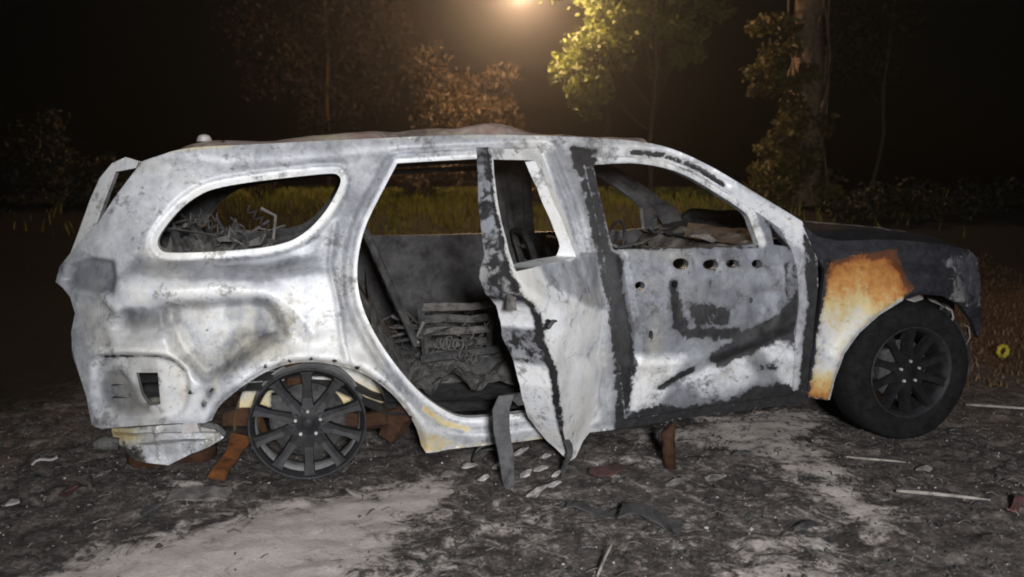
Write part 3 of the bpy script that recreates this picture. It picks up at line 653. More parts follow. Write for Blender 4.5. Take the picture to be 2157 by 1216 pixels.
# front crossmember, radiator frame and headlamp cups (front trim burnt off)
mb = MB()
for zz in (.42, .92): mb.box((3.78, HALF, zz), (.03, .70, .045), .008)
for ww in (.30, HALF, 1.62): mb.box((3.775, ww, .67), (.025, .03, .26), .006)
mobj('radiator_frame', L(np.array(mb.V)), mb.F, M['char'], root, False)
for ww in (.40, 1.52):
    mb = MB(); mb.lathe([(0, .12), (.06, .10), (.09, .04), (.10, .002)], 20); V = np.array(mb.V); V = np.stack([3.80 - V[:, 1], ww + V[:, 0], .82 + V[:, 2]], 1); mobj('headlamp_cup', L(V), mb.F, M['char'], root)

# ---- tailgate
TG = [(292, 340), (264, 331), (236, 344), (210, 375), (190, 420), (165, 490), (144, 545), (158, 556), (186, 500), (206, 466), (228, 404), (244, 362), (286, 354)]
panel('tailgate_pillar', TG, [], 5, [M['body'], M['inner']], thick=.07, extra=.035, paint=lambda q, t, z: np.stack([np.full(len(q), .06), np.full(len(q), .80), .14 + 0 * t], 1), dent=.008, mirror='tailgate_pillar')
LE = [(148, 548), (124, 572), (117, 594), (134, 612), (150, 640), (154, 670), (148, 705), (150, 740), (166, 790), (184, 850), (190, 893)]
et, ew, ez = surf(np.array(smooth_poly(LE, False, 4)), .03)
def tg_pt(a, b, off=0.0):
    k = a * (len(et) - 1); t = np.interp(k, range(len(et)), et); z = np.interp(k, range(len(et)), ez); we = np.interp(k, range(len(et)), ew) - .02
    w = we + 2 * (HALF - we) * b
    return np.array([t + .012 - .05 * math.sin(math.pi * b) + .012 * noise.fractal((w * 2.3, z * 3, 7), 1, 2, 3) + off, w, z])
mb = MB(); NU, NV = 40, 50; mb.grid(lambda a, b: tg_pt(a, b), NU, NV); mb.grid(lambda a, b: tg_pt(a, b, .05), NU, NV); V = np.array(mb.V)
mobj('tailgate', L(V), mb.F[:NU * NV] + [f[::-1] for f in mb.F[NU * NV:]], [M['body'], M['inner']], root, True, [0] * (NU * NV) + [1] * (NU * NV), np.stack([.15 + .2 * nz(V, 2, 1, 2), .72 + 0 * V[:, 0], .10 + .2 * nz(V, 3, 4, 2)], 1))
# tail panel sheet showing behind the bumper vent
a = at_w(275, 775, .50); b = at_w(345, 875, .50); mb = MB(); mb.box(((a[0] + b[0]) / 2, .52, (a[2] + b[2]) / 2), (.14, .01, .15), .01); mobj('vent_backing', L(np.array(mb.V)), mb.F, rough_mat('greenish_scorched_steel', (.06, .065, .045), (.24, .25, .19), 8, .7, 0, .5), root, False)
a = at_w(322, 812, .46); mb = MB(); mb.box(tuple(a), (.022, .012, .055), .006); mobj('reflector_remnant', L(np.array(mb.V)), mb.F, rough_mat('dark_red_lens', (.06, .008, .006), (.16, .02, .012), 12, .5, 0, .3), root, False)

# ---- floor, bulkhead, wheel houses, inner sills
mb = MB(); mb.grid(lambda a, b: (-.95 + 3.75 * a, .16 + 1.6 * b, .33 + .02 * noise.noise((a * 9, b * 6, 0)) + .13 * math.exp(-((b - .5) / .09) ** 2) + .16 * float(sstep(.36, .26, a))), 60, 30)
mb.grid(lambda a, b: (-.95 + 3.75 * a, .16 + 1.6 * (1 - b), .27 + .015 * noise.noise((a * 9, b * 6, 4)) + .16 * float(sstep(.36, .26, a))), 40, 16)
mobj('floor_pan', L(np.array(mb.V)), mb.F, M['inner'], root)
mb = MB(); mb.grid(lambda a, b: (2.72 + .06 * math.sin(a * 3) + .03 * noise.noise((a * 5, b * 8, 2)), .12 + 1.68 * b, .30 + .82 * a), 14, 30); mobj('bulkhead', L(np.array(mb.V)), mb.F, M['inner'], root)
def whouse(tc, zc, r, w0, w1, name, mat):
    mb = MB(); n = 26
    mb.grid(lambda a, b: (tc + 1.08 * r * math.cos(math.pi * (1 - a) * 1.06 - .09), w0 + (w1 - w0) * b, zc + r * math.sin(math.pi * (1 - a) * 1.06 - .09) + .012 * noise.noise((a * 8, b * 4, 3))), n, 8)
    k = len(mb.V); mb.grid(lambda a, b: (tc + 1.08 * r * b * math.cos(math.pi * (1 - a)), w1, zc + r * b * math.sin(math.pi * (1 - a))), n, 5)
    return mobj(name, L(np.array(mb.V)), mb.F, mat, root)
M['liner'] = burnt_metal('scorched_wheel_house', soot_col=(.03, .026, .022))
for w0, w1 in ((.05, .36), (1.87, 1.56)):
    o = whouse(-.01, .285, .345, w0, w1, 'wheel_house', M['liner']); me = o.data; at = me.attributes.new('paint', 'FLOAT_COLOR', 'POINT')
    V = np.array([v.co for v in me.vertices]); c = np.ones((len(V), 4), np.float32); c[:, 0] = .10; c[:, 1] = np.interp(V[:, 2], [.2, .5, .7], [.45, .65, .80]); c[:, 2] = np.interp(V[:, 2], [.2, .35, .5], [.50, .32, .10]); at.data.foreach_set('color', c.ravel())
    whouse(WB, .36, .46, w0 + .05 if w0 < 1 else w0 - .05, w1, 'wheel_house', M['inner'])

# ---- wheels
def wheel(tc, wc, zc, r, sx, side, tyre=None, toe=0.0):
    """side -1: outside faces the near side"""
    s = -side; RM = M['tyre'] if tyre else M['rim']
    W_ = lambda y: wc + s * y
    mb = MB(); mb.lathe([(-.005, r * .965), (-.012, r), (.0, r * 1.0), (.02, r * .97), (.05, r * .955), (.12, r * .95), (.20, r * .96), (.215, r * .98), (.222, r), (.222, r * .97), (.19, r * .90), (.10, r * .87), (.035, r * .89), (.01, r * .925), (-.005, r * .965)], 64, sx)
    V = np.array(mb.V); V[:, 1] *= s; nf = len(mb.F); mi_ = [0 if (k % 14) in (0, 1, 2, 12, 13) else 1 for k in range(nf)]; wl = mobj('wheel', V, mb.F, [M['rim'], M['tyre'] if tyre else M['barrel']], root, True, mi_)
    wl.location = l1(tc, wc, zc); wl.rotation_euler = (0, 0, toe)
    hub = MB(); hub.lathe([(.012, .0005), (.012, r * .10), (.016, r * .105), (.017, r * .24), (.022, r * .27), (.06, r * .27), (.06, .001)], 24, sx); V = np.array(hub.V); V[:, 1] *= s; mobj('hub', V, hub.F, RM, wl)
    sme = None
    for k in range(10):
        th = math.radians(18 + 36 * k)
        if sme is None:
            m_ = MB(); secs = []
            for f_, hw_, y0, y1 in ((.20, .036, .010, .06), (.45, .024, .022, .065), (.70, .021, .014, .06), (.90, .028, .005, .05), (.975, .046, .002, .03)):
                secs.append([(f_ * r, -hw_, y1), (f_ * r, -hw_ * .9, y0 + .001), (f_ * r, 0, y0 + .004), (f_ * r, hw_ * .9, y0 + .001), (f_ * r, hw_, y1)])
            SV = [p for s_ in secs for p in s_]; SF = [(i * 5 + j, i * 5 + j + 1, (i + 1) * 5 + j + 1, (i + 1) * 5 + j) for i in range(len(secs) - 1) for j in range(4)] + [(i * 5 + 4, i * 5, (i + 1) * 5, (i + 1) * 5 + 4) for i in range(len(secs) - 1)]
            sme = 1
        c_, s_ = math.cos(th), math.sin(th)
        V = np.array([(sx * (p[0] * c_ - p[1] * s_), s * p[2], p[0] * s_ + p[1] * c_) for p in SV]); mobj('spoke', V, SF, RM, wl, False)
    for k in range(5):
        th = math.radians(90 + 72 * k); nb_ = MB(); nb_.lathe([(.004, .0005), (.004, .008), (.02, .010)], 6); V = np.array(nb_.V) + np.array([sx * .062 * math.cos(th), 0, .062 * math.sin(th)]); V[:, 1] *= s; mobj('wheel_nut', V, nb_.F, M['alu'], wl, False)
    d = MB(); d.lathe([(.09, .06), (.09, r * .66), (.115, r * .66), (.115, .06), (.09, .06)], 40, sx); V = np.array(d.V); V[:, 1] *= s; mobj('brake_disc', V, d.F, M['char'], wl)
    cb = MB(); cb.box((-.13, .10, .05), (.05, .05, .09), .01); V = np.array(cb.V); V[:, 1] *= s; mobj('brake_caliper', V, cb.F, M['char'], wl, False)
    if tyre:
        tb = MB(); R = tyre; prof = [(.0, r * .985), (-.012, r * 1.04), (-.020, r * 1.16), (-.012, R * .93), (.008, R * .975), (.03, R), (.10, R * 1.003), (.18, R), (.205, R * .97), (.222, R * .92), (.228, r * 1.12), (.22, r * .99)]
        tb.lathe(prof, 72, sx); V = np.array(tb.V); V[:, 1] *= s
        lump = np.array([noise.fractal((v[0] * 7, v[1] * 7, v[2] * 7), 1, 2, 3) for v in V]); rad = np.hypot(V[:, 0], V[:, 2]); sc = 1 + .010 * lump
        V[:, 0] *= sc; V[:, 2] *= sc; V[:, 1] += .006 * lump
        low = V[:, 2] < -zc - .004 + .02; bul = sstep(-R * .6, -R, V[:, 2]); V[:, 1] += s * -.018 * bul * (np.abs(V[:, 1] * s) < .03); V[:, 2] = np.maximum(V[:, 2], -zc - .006)
        mobj('tyre', V, tb.F, M['tyre'], wl)
    return wl
RR = .281; SX = 1.02
wheel(-.03, .055, RR - .006, RR, SX, -1); wheel(-.03, 2 * HALF - .055, RR - .006, RR, SX, 1)
wheel(WB + .03, .02, .385, .265, 1.05, -1, tyre=.398, toe=.07); wheel(WB + .03, 2 * HALF - .02, .385, .265, 1.05, 1, tyre=.398, toe=.07)
# axle, trailing arms, drum of melted tyre wire round the rear rims
mb = MB(); mb.tube([(0, .2, .28), (0, 1.72, .28)], .045, 10); mb.tube([(-.13, HALF, .30), (-.08, HALF, .30), (.06, HALF, .30), (.14, HALF, .32)], [.06, .13, .12, .05], 12); mobj('rear_axle', L(np.array(mb.V)), mb.F, M['rust'], root, False)
for ww in (.24, 1.68):
    mb = MB(); mb.tube([(0.02, ww, .26), (.25, ww + .01, .22), (.46, ww, .24), (.60, ww - .02, .30)], [.05, .045, .05, .04], 8); mb.tube([(.36, ww, .12), (.42, ww + .02, .2), (.50, ww, .30)], [.05, .07, .04], 7); mobj('trailing_arm', L(np.array(mb.V)), mb.F, M['rust'], root, False)
    mb = MB(); mb.tube([(-.08, ww + .05, .22), (-.10, ww + .05, .60)], .055, 10); mobj('spring_strut', L(np.array(mb.V)), mb.F, M['rust'], root, False)
mb = MB(); mb.tube([(3.28, .28, .36), (3.28, 1.64, .36)], .04, 8); mobj('front_axle', L(np.array(mb.V)), mb.F, M['char'], root, False)
for k, (px, py, dx, dz, w0) in enumerate(((1918, 632, .10, .01, .06), (1972, 640, .05, -.05, .05), (2000, 655, .02, -.10, .03), (2036, 690, .015, -.13, .05))):   # shredded liner ends in the front arch
    p = at_w(px, py, .09); mb = MB(); q = p + np.array([dx, .03, dz])
    mb.ribbon([p + np.array([-dx * .6, .02, .02]), p + np.array([0, -.01, .008]), (p + q) / 2 + np.array([.012, -.02, .01]), q], [w0 * .5, w0, w0 * .7, .008], .006, (-dz, .25, dx + .02))
    mobj('liner_shred', L(np.array(mb.V)), mb.F, (M['alu'], M['ashgrey'], M['alu'], M['ashgrey'])[k], root, False)

# ---- bumper beam and silencer under the tail
BB = [(236, 902), (300, 898), (380, 893), (452, 905), (472, 920), (440, 940), (400, 960), (352, 984), (300, 975), (262, 950), (238, 930)]
panel('bumper_beam', BB, [], 6, [M['liner'], M['char']], paint=lambda q, t, z: np.stack([.25 + .45 * patch(q, [(245, 935), (300, 935), (310, 990), (240, 990)], 14) + .25 * stroke(q, [(240, 918), (470, 913)], 3, 4), .68 + 0 * t, .10 + .20 * patch(q, [(225, 890), (300, 890), (305, 930), (225, 932)], 14) + .12 * patch(q, [(425, 900), (480, 905), (470, 945), (430, 945)], 12)], 1), thick=.10, extra=.10, dent=.04, sculpt=lambda q, t, z: .05 * patch(q, [(300, 935), (450, 925), (400, 965), (350, 985), (300, 975)], 8) + .03 * stroke(q, [(240, 918), (460, 915)], 4, 5) - .02 * stroke(q, [(330, 900), (335, 970)], 4, 6), sm=False)
mb = MB()
p0 = at_w(200, 938, .30); p1 = at_w(250, 935, .30); mb.tube([p0, (p0 + p1) / 2 + np.array([0, 0, .008]), p1], [.028, .036, .032], 10); mobj('tail_pipe', L(np.array(mb.V)), mb.F, M['clutter'], root)
mb = MB(); p0 = at_w(285, 960, .55); p1 = at_w(440, 945, .55); mb.tube([p0 - (p1 - p0) * .1, p0, p1, p1 + (p1 - p0) * .1], [.04, .10, .10, .04], 12); mobj('silencer', L(np.array(mb.V)), mb.F, M['rust'], root)
mb = MB(); p = at_w(404, 898, .07); mb.box(tuple(p), (.035, .012, .03), .012); mobj('bracket', L(np.array(mb.V)), mb.F, M['alu'], root, False)
mb = MB(); mb.ribbon([at_w(468, 885, .12), at_w(510, 878, .16), at_w(545, 880, .20), at_w(560, 915, .22)], [.06, .09, .10, .05], .015, (0, .3, 1)); mobj('bracket', L(np.array(mb.V)), mb.F, M['rust'], root, False)

# ---- what is left inside: seat frames, dash beam, steering wheel
def seat(t0, w0, wd, lean, z0=.40, name='seat_frame'):
    mb = MB(); H = .62; tp = lambda s, h: (t0 - lean * h, w0 + s, z0 + .12 + h)
    loop = [tp(-wd / 2, 0), tp(-wd / 2, .3), tp(-wd / 2 + .02, H - .06), tp(-wd / 2 + .08, H), tp(wd / 2 - .08, H), tp(wd / 2 - .02, H - .06), tp(wd / 2, .3), tp(wd / 2, 0)]
    mb.tube(loop, .022, 7); mb.tube([tp(-wd / 2, .02), tp(wd / 2, .02)], .02, 6); mb.tube([tp(-wd / 2, .36), tp(wd / 2, .36)], .012, 6)
    base = [(t0 + .02, w0 - wd / 2, z0 + .04), (t0 + .46, w0 - wd / 2, z0 + .08), (t0 + .50, w0 - wd / 2 + .05, z0 + .08), (t0 + .50, w0 + wd / 2 - .05, z0 + .08), (t0 + .46, w0 + wd / 2, z0 + .08), (t0 + .02, w0 + wd / 2, z0 + .04)]
    mb.tube(base, .024, 7)
    for sg in (-1, 1): mb.box((t0 + .25, w0 + sg * wd * .42, z0 - .02), (.24, .018, .05), .006)
    o = mobj(name, L(np.array(mb.V)), mb.F, M['char'], root, False)
    for k in range(5):
        h = .08 + .11 * k; sp_ = MB(); sp_.tube([tp(-wd / 2 + wd * j / 14, h + .012 * math.sin(j * 2.4 + k)) for j in range(15)], .006, 5); mobj('spring_wire', L(np.array(sp_.V)), sp_.F, M['ashgrey'], o, False)
    return o
seat(1.55, .50, .48, .32); seat(1.55, 1.42, .48, .32)
seat(.55, .72, .60, .42, .46); seat(.55, 1.45, .50, .42, .46)
seat(-.42, .62, .55, .40, .46); seat(-.42, 1.35, .55, .40, .46)
# slatted cushion frame tipped up in the rear footwell
sl = MB(); A0 = at_w(885, 640, .55); A1 = at_w(905, 820, .55); B0 = at_w(1040, 640, .55); B1 = at_w(1020, 820, .55)
sl.tube([B0, B1, B1 + (A1 - B1) * .5 + np.array([0, 0, -.03]), A1, A0], .022, 6); so = mobj('cushion_frame', L(np.array(sl.V)), sl.F, M['char'], root, False)
for k in range(7):
    f_ = (k + .3) / 7; a = A0 + (A1 - A0) * f_; b = B0 + (B1 - B0) * f_ + np.array([0, 0, .02]); mb = MB()
    mb.ribbon([a, a + (b - a) * .3 + np.array([0, .01, .012 * random.uniform(-1, 1)]), a + (b - a) * .7 + np.array([0, -.01, .012 * random.uniform(-1, 1)]), b], [.045, .05, .04, .045], .015, (0, .75, .6))
    mobj('slat', L(np.array(mb.V)), mb.F, M['clutter'] if k % 2 else M['ashgrey'], so, False)
# collapsed rear seat side against the wheel house
sc_ = MB(); sc_.grid(lambda a, b: tuple(at_w(768 + 30 * a + 130 * a * b + 0 * b, 560 + 60 * b + (250) * a, .20 + .30 * b) + np.array([0.0, .02 * noise.noise((a * 9, b * 7, 5)), .02 * noise.noise((a * 9, b * 7, 2))])), 24, 14); mobj('seat_side', L(np.array(sc_.V)), sc_.F, M['clutter'], root)
mb = MB(); mb.grid(lambda a, b: (2.28 + .40 * a + .05 * noise.noise((a * 4, b * 9, 6)), .22 + 1.5 * b, 1.02 + .12 * math.sin(math.pi * min(1, a * 1.2)) + .05 * noise.fractal((a * 3, b * 8, 1), 1, 2, 3)), 12, 44)
mb.grid(lambda a, b: (2.28 + .02 * math.sin(b * 20), .22 + 1.5 * b, .70 + .33 * a), 6, 44); mobj('dashboard', L(np.array(mb.V)), mb.F, M['ashdash'] if 'ashdash' in M else rough_mat('ash_covered_dash', (.05, .046, .042), (.26, .235, .20), 6, .85, 0, .8, .02, (.38, .35, .31)), root)
st = MB(); cpt = np.array([2.02, 1.42, 1.04])
st.tube([cpt + np.array([.07 * math.cos(k * math.pi / 12) * .6, .18 * math.sin(k * math.pi / 12), .17 * math.cos(k * math.pi / 12)]) for k in range(25)], .011, 6); st.tube([cpt, cpt + np.array([.3, 0, -.12])], .025, 7)
st.tube([cpt + np.array([0, -.17, 0]), cpt, cpt + np.array([0, .17, 0])], .01, 5); mobj('steering_wheel', L(np.array(st.V)), st.F, M['char'], root)
def heap(name, t0, t1, w0, w1, zf, mat, seed, amp=.10, nu=36, nv=30):
    mb = MB(); mb.grid(lambda a, b: (t0 + (t1 - t0) * a, w0 + (w1 - w0) * b, zf(a, b) + amp * noise.fractal((a * 7 + seed, b * 6, seed), .9, 2.1, 5)), nu, nv); return mobj(name, L(np.array(mb.V)), mb.F, mat, root, False)
heap('ash_heap', .35, 1.45, .18, 1.7, lambda a, b: .40 + .10 * math.sin(math.pi * a) * math.sin(math.pi * b), M['clutter'], 3.0, .10)
heap('ash_heap', 1.5, 2.5, .2, 1.7, lambda a, b: .42 + .10 * math.sin(math.pi * a), M['clutter'], 8.0, .10)
def scatter_inside(n, box, seed):
    random.seed(seed)
    for k in range(n):
        p = np.array([random.uniform(*box[0]), random.uniform(*box[1]), random.uniform(*box[2])]); mb = MB(); kind = k % 3
        if kind == 0:
            r_ = random.uniform(.018, .03); ax_ = np.random.normal(size=3); ax_ /= np.linalg.norm(ax_); e1 = np.cross(ax_, (0, 0, 1.)); e1 /= np.linalg.norm(e1); e2 = np.cross(ax_, e1)
            mb.tube([p + ax_ * j * .006 + r_ * (math.cos(j * .8) * e1 + math.sin(j * .8) * e2) for j in range(30)], .0035, 4); nm = 'seat_spring'
        elif kind == 1:
            d = np.random.normal(size=3) * np.array([.16, .10, .07]); mb.tube([p, p + d * .5 + np.random.normal(size=3) * .03, p + d], .009, 5); nm = 'bent_rod'
        else:
            d = np.random.normal(size=3) * np.array([.12, .06, .05]); mb.ribbon([p, p + d * .4 + np.random.normal(size=3) * .02, p + d], [.03, .06, .025], .006, np.random.normal(size=3)); nm = 'metal_scrap'
        mobj(nm, L(np.array(mb.V)), mb.F, (M['clutter'], M['ashgrey'], M['char'])[random.randrange(3)], root, False)
scatter_inside(60, ((.40, 1.30), (.25, 1.1), (.42, .72)), 5)
scatter_inside(36, ((-.85, -.15), (.38, 1.0), (.98, 1.25)), 6)
scatter_inside(24, ((1.6, 2.5), (.3, 1.3), (.85, 1.15)), 9)
# loose wire curls in the luggage bay
for k in range(5):
    p = at_w(random.uniform(400, 520), random.uniform(480, 530), random.uniform(.35, 1.2)); mb = MB(); r_ = random.uniform(.03, .07); a0 = random.uniform(0, 6)
    mb.tube([p + np.array([r_ * math.cos(a0 + j * .7) + .012 * j, .02 * math.sin(j), r_ * math.sin(a0 + j * .7) * .8 + .008 * j]) for j in range(8)], .004, 5); mobj('wire_curl', L(np.array(mb.V)), mb.F, M['strip'], root, False)
mb = MB(); mb.grid(lambda a, b: (-.86 + .95 * a, .36 + 1.2 * b, .82 + .26 * abs(noise.fractal((a * 5, b * 6, 2), .9, 2, 5)) + .12 * math.sin(math.pi * b) + .16 * float(sstep(.75, .1, a))), 40, 40); mobj('burnt_upholstery', L(np.array(mb.V)), mb.F, M['clutter'], root, False)

# ================================================================== scrap, sticks and ash on the ground
def shard(px, py, ln, wd, rot, mat, name, label, cat, group=None, curl=.03, th=.008, n=6, lift=0.0):
    g = on_ground(px, py); c, s = math.cos(rot), math.sin(rot); pts = []
    for k in range(n + 1):
        f = k / n - .5; x = g[0] + ln * f * c; y = g[1] + ln * f * s; pts.append((x, y, ground_z(x, y) + th + lift * k / n + curl * (math.sin(k * .8 + px) * .5 + .5)))
    mb = MB(); mb.ribbon(pts, [wd * random.uniform(.6, 1.1) for _ in pts], th, (-s, c, .15)); o = mb.build(name, mat); return tag(o, label, cat, group)
def stick(px, py, ln, r, rot, label, mat='stick', lift=0.0, group=None):
    g = on_ground(px, py); c, s = math.cos(rot), math.sin(rot); mb = MB(); pts = []; zg = max(ground_z(g[0] + ln * f * c, g[1] + ln * f * s) for f in (-.4, -.2, 0, .2, .4))
    for k in range(6):
        f = k / 5 - .5; x = g[0] + ln * f * c; y = g[1] + ln * f * s + .006 * math.sin(k * .9 + px); pts.append((x, y, zg + r * .5 + lift * k / 5))
    mb.tube(pts, [r * .7, r, r, r * .9, r * .8, r * .4], 6); return tag(mb.build('stick', M[mat], smooth=True), label, 'stick', group)
shard(485, 1000, .30, .12, 1.45, M['rustbright'], 'rusty_plate', 'bent orange rusty plate lying behind the bare rear wheel', 'scrap metal', lift=.16, curl=.02)
shard(1245, 1075, .22, .06, -.25, M['char'], 'charred_strip', 'black charred strip on the ash below the open door tip', 'scrap', curl=.03)
shard(1370, 1100, .26, .12, -.3, M['char'], 'charred_lump', 'dark charred flap on the reddish ash', 'scrap', curl=.06)
shard(2140, 1075, .16, .04, .8, M['red'], 'red_scrap', 'small reddish scrap in dark ash near the pale stick', 'scrap', curl=.04)
shard(95, 985, .12, .02, .6, M['alu'], 'thin_metal_strip', 'thin bright metal strip leaning on black ash', 'scrap metal', curl=.03, lift=.05)
shard(420, 1045, .28, .14, .1, M['ashgrey'], 'flat_ash_plate', 'flat grey ashy plate on the ground behind the bumper beam', 'scrap', curl=.02)
b_ = on_ground(1412, 985); mb = MB(); mb.tube([(b_[0], b_[1], ground_z(b_[0], b_[1]) - .01), (b_[0] - .01, b_[1], .10), (b_[0] - .02, b_[1], .17), (b_[0] + .015, b_[1] + .02, .23)], [.03, .036, .042, .02], 8)
tag(mb.build('rusty_peg', M['rust'], smooth=True), 'upright rusty brown stub standing under the front door sill', 'scrap metal')
stick(1985, 1045, .40, .010, -.30, 'pale straight stick in dark ash ahead of the front wheel')
stick(2112, 862, .42, .010, -.45, 'long pale stick poking out from behind the front tyre', lift=.02)
stick(1275, 1190, .20, .006, 1.15, 'pale twig tilted up out of the ash', lift=.06)
stick(1845, 965, .30, .007, -.35, 'weathered stick lying on sand beside the front tyre')
def flake(px, py, r, mat, tilt, label, cat='scrap', group=None, name='ash_flake'):
    g = on_ground(px, py); z = ground_z(g[0], g[1]); n = 9; mb = MB(); a0 = random.uniform(0, 6)
    ring = [(r * random.uniform(.45, 1.1) * math.cos(a0 + 2 * math.pi * k / n), r * random.uniform(.35, .9) * math.sin(a0 + 2 * math.pi * k / n)) for k in range(n)]
    top = [(g[0] + x, g[1] + y, z + .006 + tilt * (x + r) + .35 * r * random.uniform(0, .5)) for x, y in ring]; bot = [(x, y, max(zz - .008, z - .01)) for x, y, zz in top]
    c = (g[0], g[1], z + .012 + tilt * r + .2 * r)
    mb.add(top + bot + [c, (g[0], g[1], z)], [(k, (k + 1) % n, 2 * n) for k in range(n)] + [((k + 1) % n, k, n + k, n + (k + 1) % n) for k in range(n)] + [(n + (k + 1) % n, n + k, 2 * n + 1) for k in range(n)])
    return tag(mb.build(name, mat), label, cat, group)
for px, py, r in ((1110, 1000, .05), (1150, 965, .045), (1130, 1040, .05), (985, 985, .05), (1050, 985, .04), (1165, 1020, .04), (1140, 985, .05), (1172, 1000, .035), (1095, 960, .045), (1020, 1010, .04)):
    flake(px, py, r, M['alu'], random.uniform(.1, .6), 'pale flake of burnt trim below the open rear door', group='pale flakes under the open door')
for px, py, r, m, lab in ((70, 1010, .06, 'char', 'flat black charred plate on ash beside the tail pipe'), (320, 1085, .06, 'char', 'dark charred chunk at the edge of the pale sand'), (215, 1000, .05, 'ashgrey', 'grey ash lump below the bumper beam'),
                          (940, 1000, .06, 'ashgrey', 'grey ash lump on the ground ahead of the bare wheel'), (1500, 1010, .07, 'ashgrey', 'wide grey ash lump on the ground below the front door'), (1560, 960, .05, 'char', 'black charred lump beside the sand track'),
                          (1420, 1020, .06, 'ashgrey', 'pale grey crumbled lump beside the rusty stub'), (1950, 985, .06, 'ashgrey', 'grey stone-like lump on ash below the front tyre'), (1690, 1110, .05, 'char', 'dark charred lump on the pinkish sand')):
    flake(px, py, r, M[m], random.uniform(.1, .5), lab, name='charred_lump' if m == 'char' else 'ash_lump')
rg = on_ground(1100, 975); hoop = MB(); hz_ = ground_z(rg[0] - .02, rg[1])
hoop.tube([(rg[0] - .16 + .10 * math.cos(k * math.pi / 10), rg[1] + .05 * math.sin(k * math.pi / 10), hz_ + .012 + .09 * abs(math.sin(k * math.pi / 10))) for k in range(21)], .007, 6)
tag(hoop.build('wire_hoop', M['char'], smooth=True), 'thin dark wire hoop standing in ash under the rear sill', 'wire')
flake(25, 1062, .06, M['alu'], .2, 'flat whitish metal fragment on black ash', 'scrap metal', name='pale_fragment')
flake(1280, 1000, .13, M['red'], .12, 'dull red scorched scrap on ground beside the hanging seal', name='red_scrap')
flake(145, 1040, .05, M['red'], .5, 'small pink red fragment in the black ash', name='red_fragment')
# yellow ring on the brown ground beyond the nose
yg = on_ground(2112, 752); yz = ground_z(yg[0], yg[1]); mb = MB(); nn = 20
mb.tube([(yg[0] + .047 * math.cos(2 * math.pi * k / nn), yg[1] + .015 * math.cos(2 * math.pi * k / nn), yz + .062 + .045 * math.sin(2 * math.pi * k / nn)) for k in range(nn + 1)], [.018 + .005 * math.sin(k * 2.5) for k in range(nn + 1)], 8, False)
tag(mb.build('yellow_ring', M['yellow'], smooth=True), 'small bright yellow ring standing on brown ground ahead of the front wing', 'ring')
# countless crumbs of char and ash: one mass
def crumbs(name, n, region, size, mat, label, cat):
    mb = MB(); XYr = np.stack([np.random.uniform(*region[0], n), np.random.uniform(*region[1], n)], 1); sk = patch(XYr, SAND_G, .05)
    for (x, y), s_ in zip(XYr, sk):
        if random.random() < s_ * .93: continue
        z = ground_z(x, y); r = random.uniform(*size) * random.choice((.5, .7, 1, 1, 1.6)); a = random.uniform(0, 6.28); c, s = math.cos(a), math.sin(a); e = random.uniform(.35, 1); h = r * random.uniform(.25, .9)
        V = [(x + r * c, y + r * s, z - .003), (x - e * r * s, y + e * r * c, z + h * .4), (x - r * c * .8, y - r * s * .8, z - .003), (x + e * r * s, y - e * r * c, z - .003), (x + random.uniform(-.3, .3) * r, y + random.uniform(-.3, .3) * r, z + h)]
        mb.add(V, [(0, 1, 4), (1, 2, 4), (2, 3, 4), (3, 0, 4)])
    o = mb.build(name, mat); tag(o, label, cat, kind='stuff')
SAND_G = gpoly(smooth_poly(SAND1))
crumbs('char_debris', 6500, ((-3.3, 4.2), (2.7, 6.0)), (.004, .016), M['char'], 'black charred crumbs scattered over the burnt ground', 'debris')
crumbs('ash_debris', 4200, ((-3.3, 4.2), (2.7, 5.6)), (.003, .011), M['ashgrey'], 'grey ash flakes scattered over the burnt ground', 'debris')
crumbs('pale_debris', 520, ((-3.0, 3.5), (2.9, 5.0)), (.003, .009), M['alu'], 'pale metal splinters scattered over the burnt ground', 'debris')

def shreds(name, n, region, mat, label):
    mb = MB()
    XYr = np.stack([np.random.uniform(*region[0], n), np.random.uniform(*region[1], n)], 1); sk = patch(XYr, SAND_G, .05)
    for (x, y), s0 in zip(XYr, sk):
        if s0 > .5 and random.random() < .9: continue
        z = ground_z(x, y); a = random.uniform(0, 6.28); ln = random.uniform(.015, .07); w = random.uniform(.002, .007); c, s_ = math.cos(a), math.sin(a); h = random.uniform(.002, .022)
        mb.ribbon([(x - c * ln / 2, y - s_ * ln / 2, z + .001), (x + w * s_, y - w * c, z + h), (x + c * ln / 2, y + s_ * ln / 2, z + .002 + h * random.random())], [w * .5, w, w * .4], .003, (-s_, c, random.uniform(-.6, .6)))
    tag(mb.build(name, mat), label, 'debris', kind='stuff')
shreds('charred_shreds', 1300, ((-3.2, 4.2), (2.8, 5.8)), M['char'], 'thin charred shreds matted over the burnt ground')
shreds('ashen_shreds', 420, ((-3.2, 4.2), (2.8, 5.4)), M['ashgrey'], 'thin grey ashen shreds and wires over the burnt ground')

# ================================================================== lamp post, trees and grass behind
LD = 18.0; LP = at_depth(1094, -34, LD); px0 = LP[0]; zb = ground_z(px0 + 1.9, LD + .6)
lamp = bpy.data.objects.new('street_lamp', None); COL.objects.link(lamp); lamp.location = (px0 + 1.9, LD + .6, zb)
tag(lamp, 'lit street lamp glowing warm above the car roof beside the leafy tree', 'street lamp')
mb = MB(); H = LP[2] - zb
mb.tube([(0, 0, -.1), (0, 0, H * .5), (0, 0, H + .55)], [.045, .035, .028], 10); mobj('post', np.array(mb.V), mb.F, M['post'], lamp)
mb = MB(); mb.tube([(0, 0, H + .40), (-.7, -.2, H + .46), (-1.5, -.47, H + .38), (-1.9, -.6, H + .24)], .028, 8); mobj('arm', np.array(mb.V), mb.F, M['post'], lamp)
mb = MB(); prof = [(.03, .24), (.05, .235), (.12, .15), (.17, .05), (.175, .001)]; V = []; n = 20
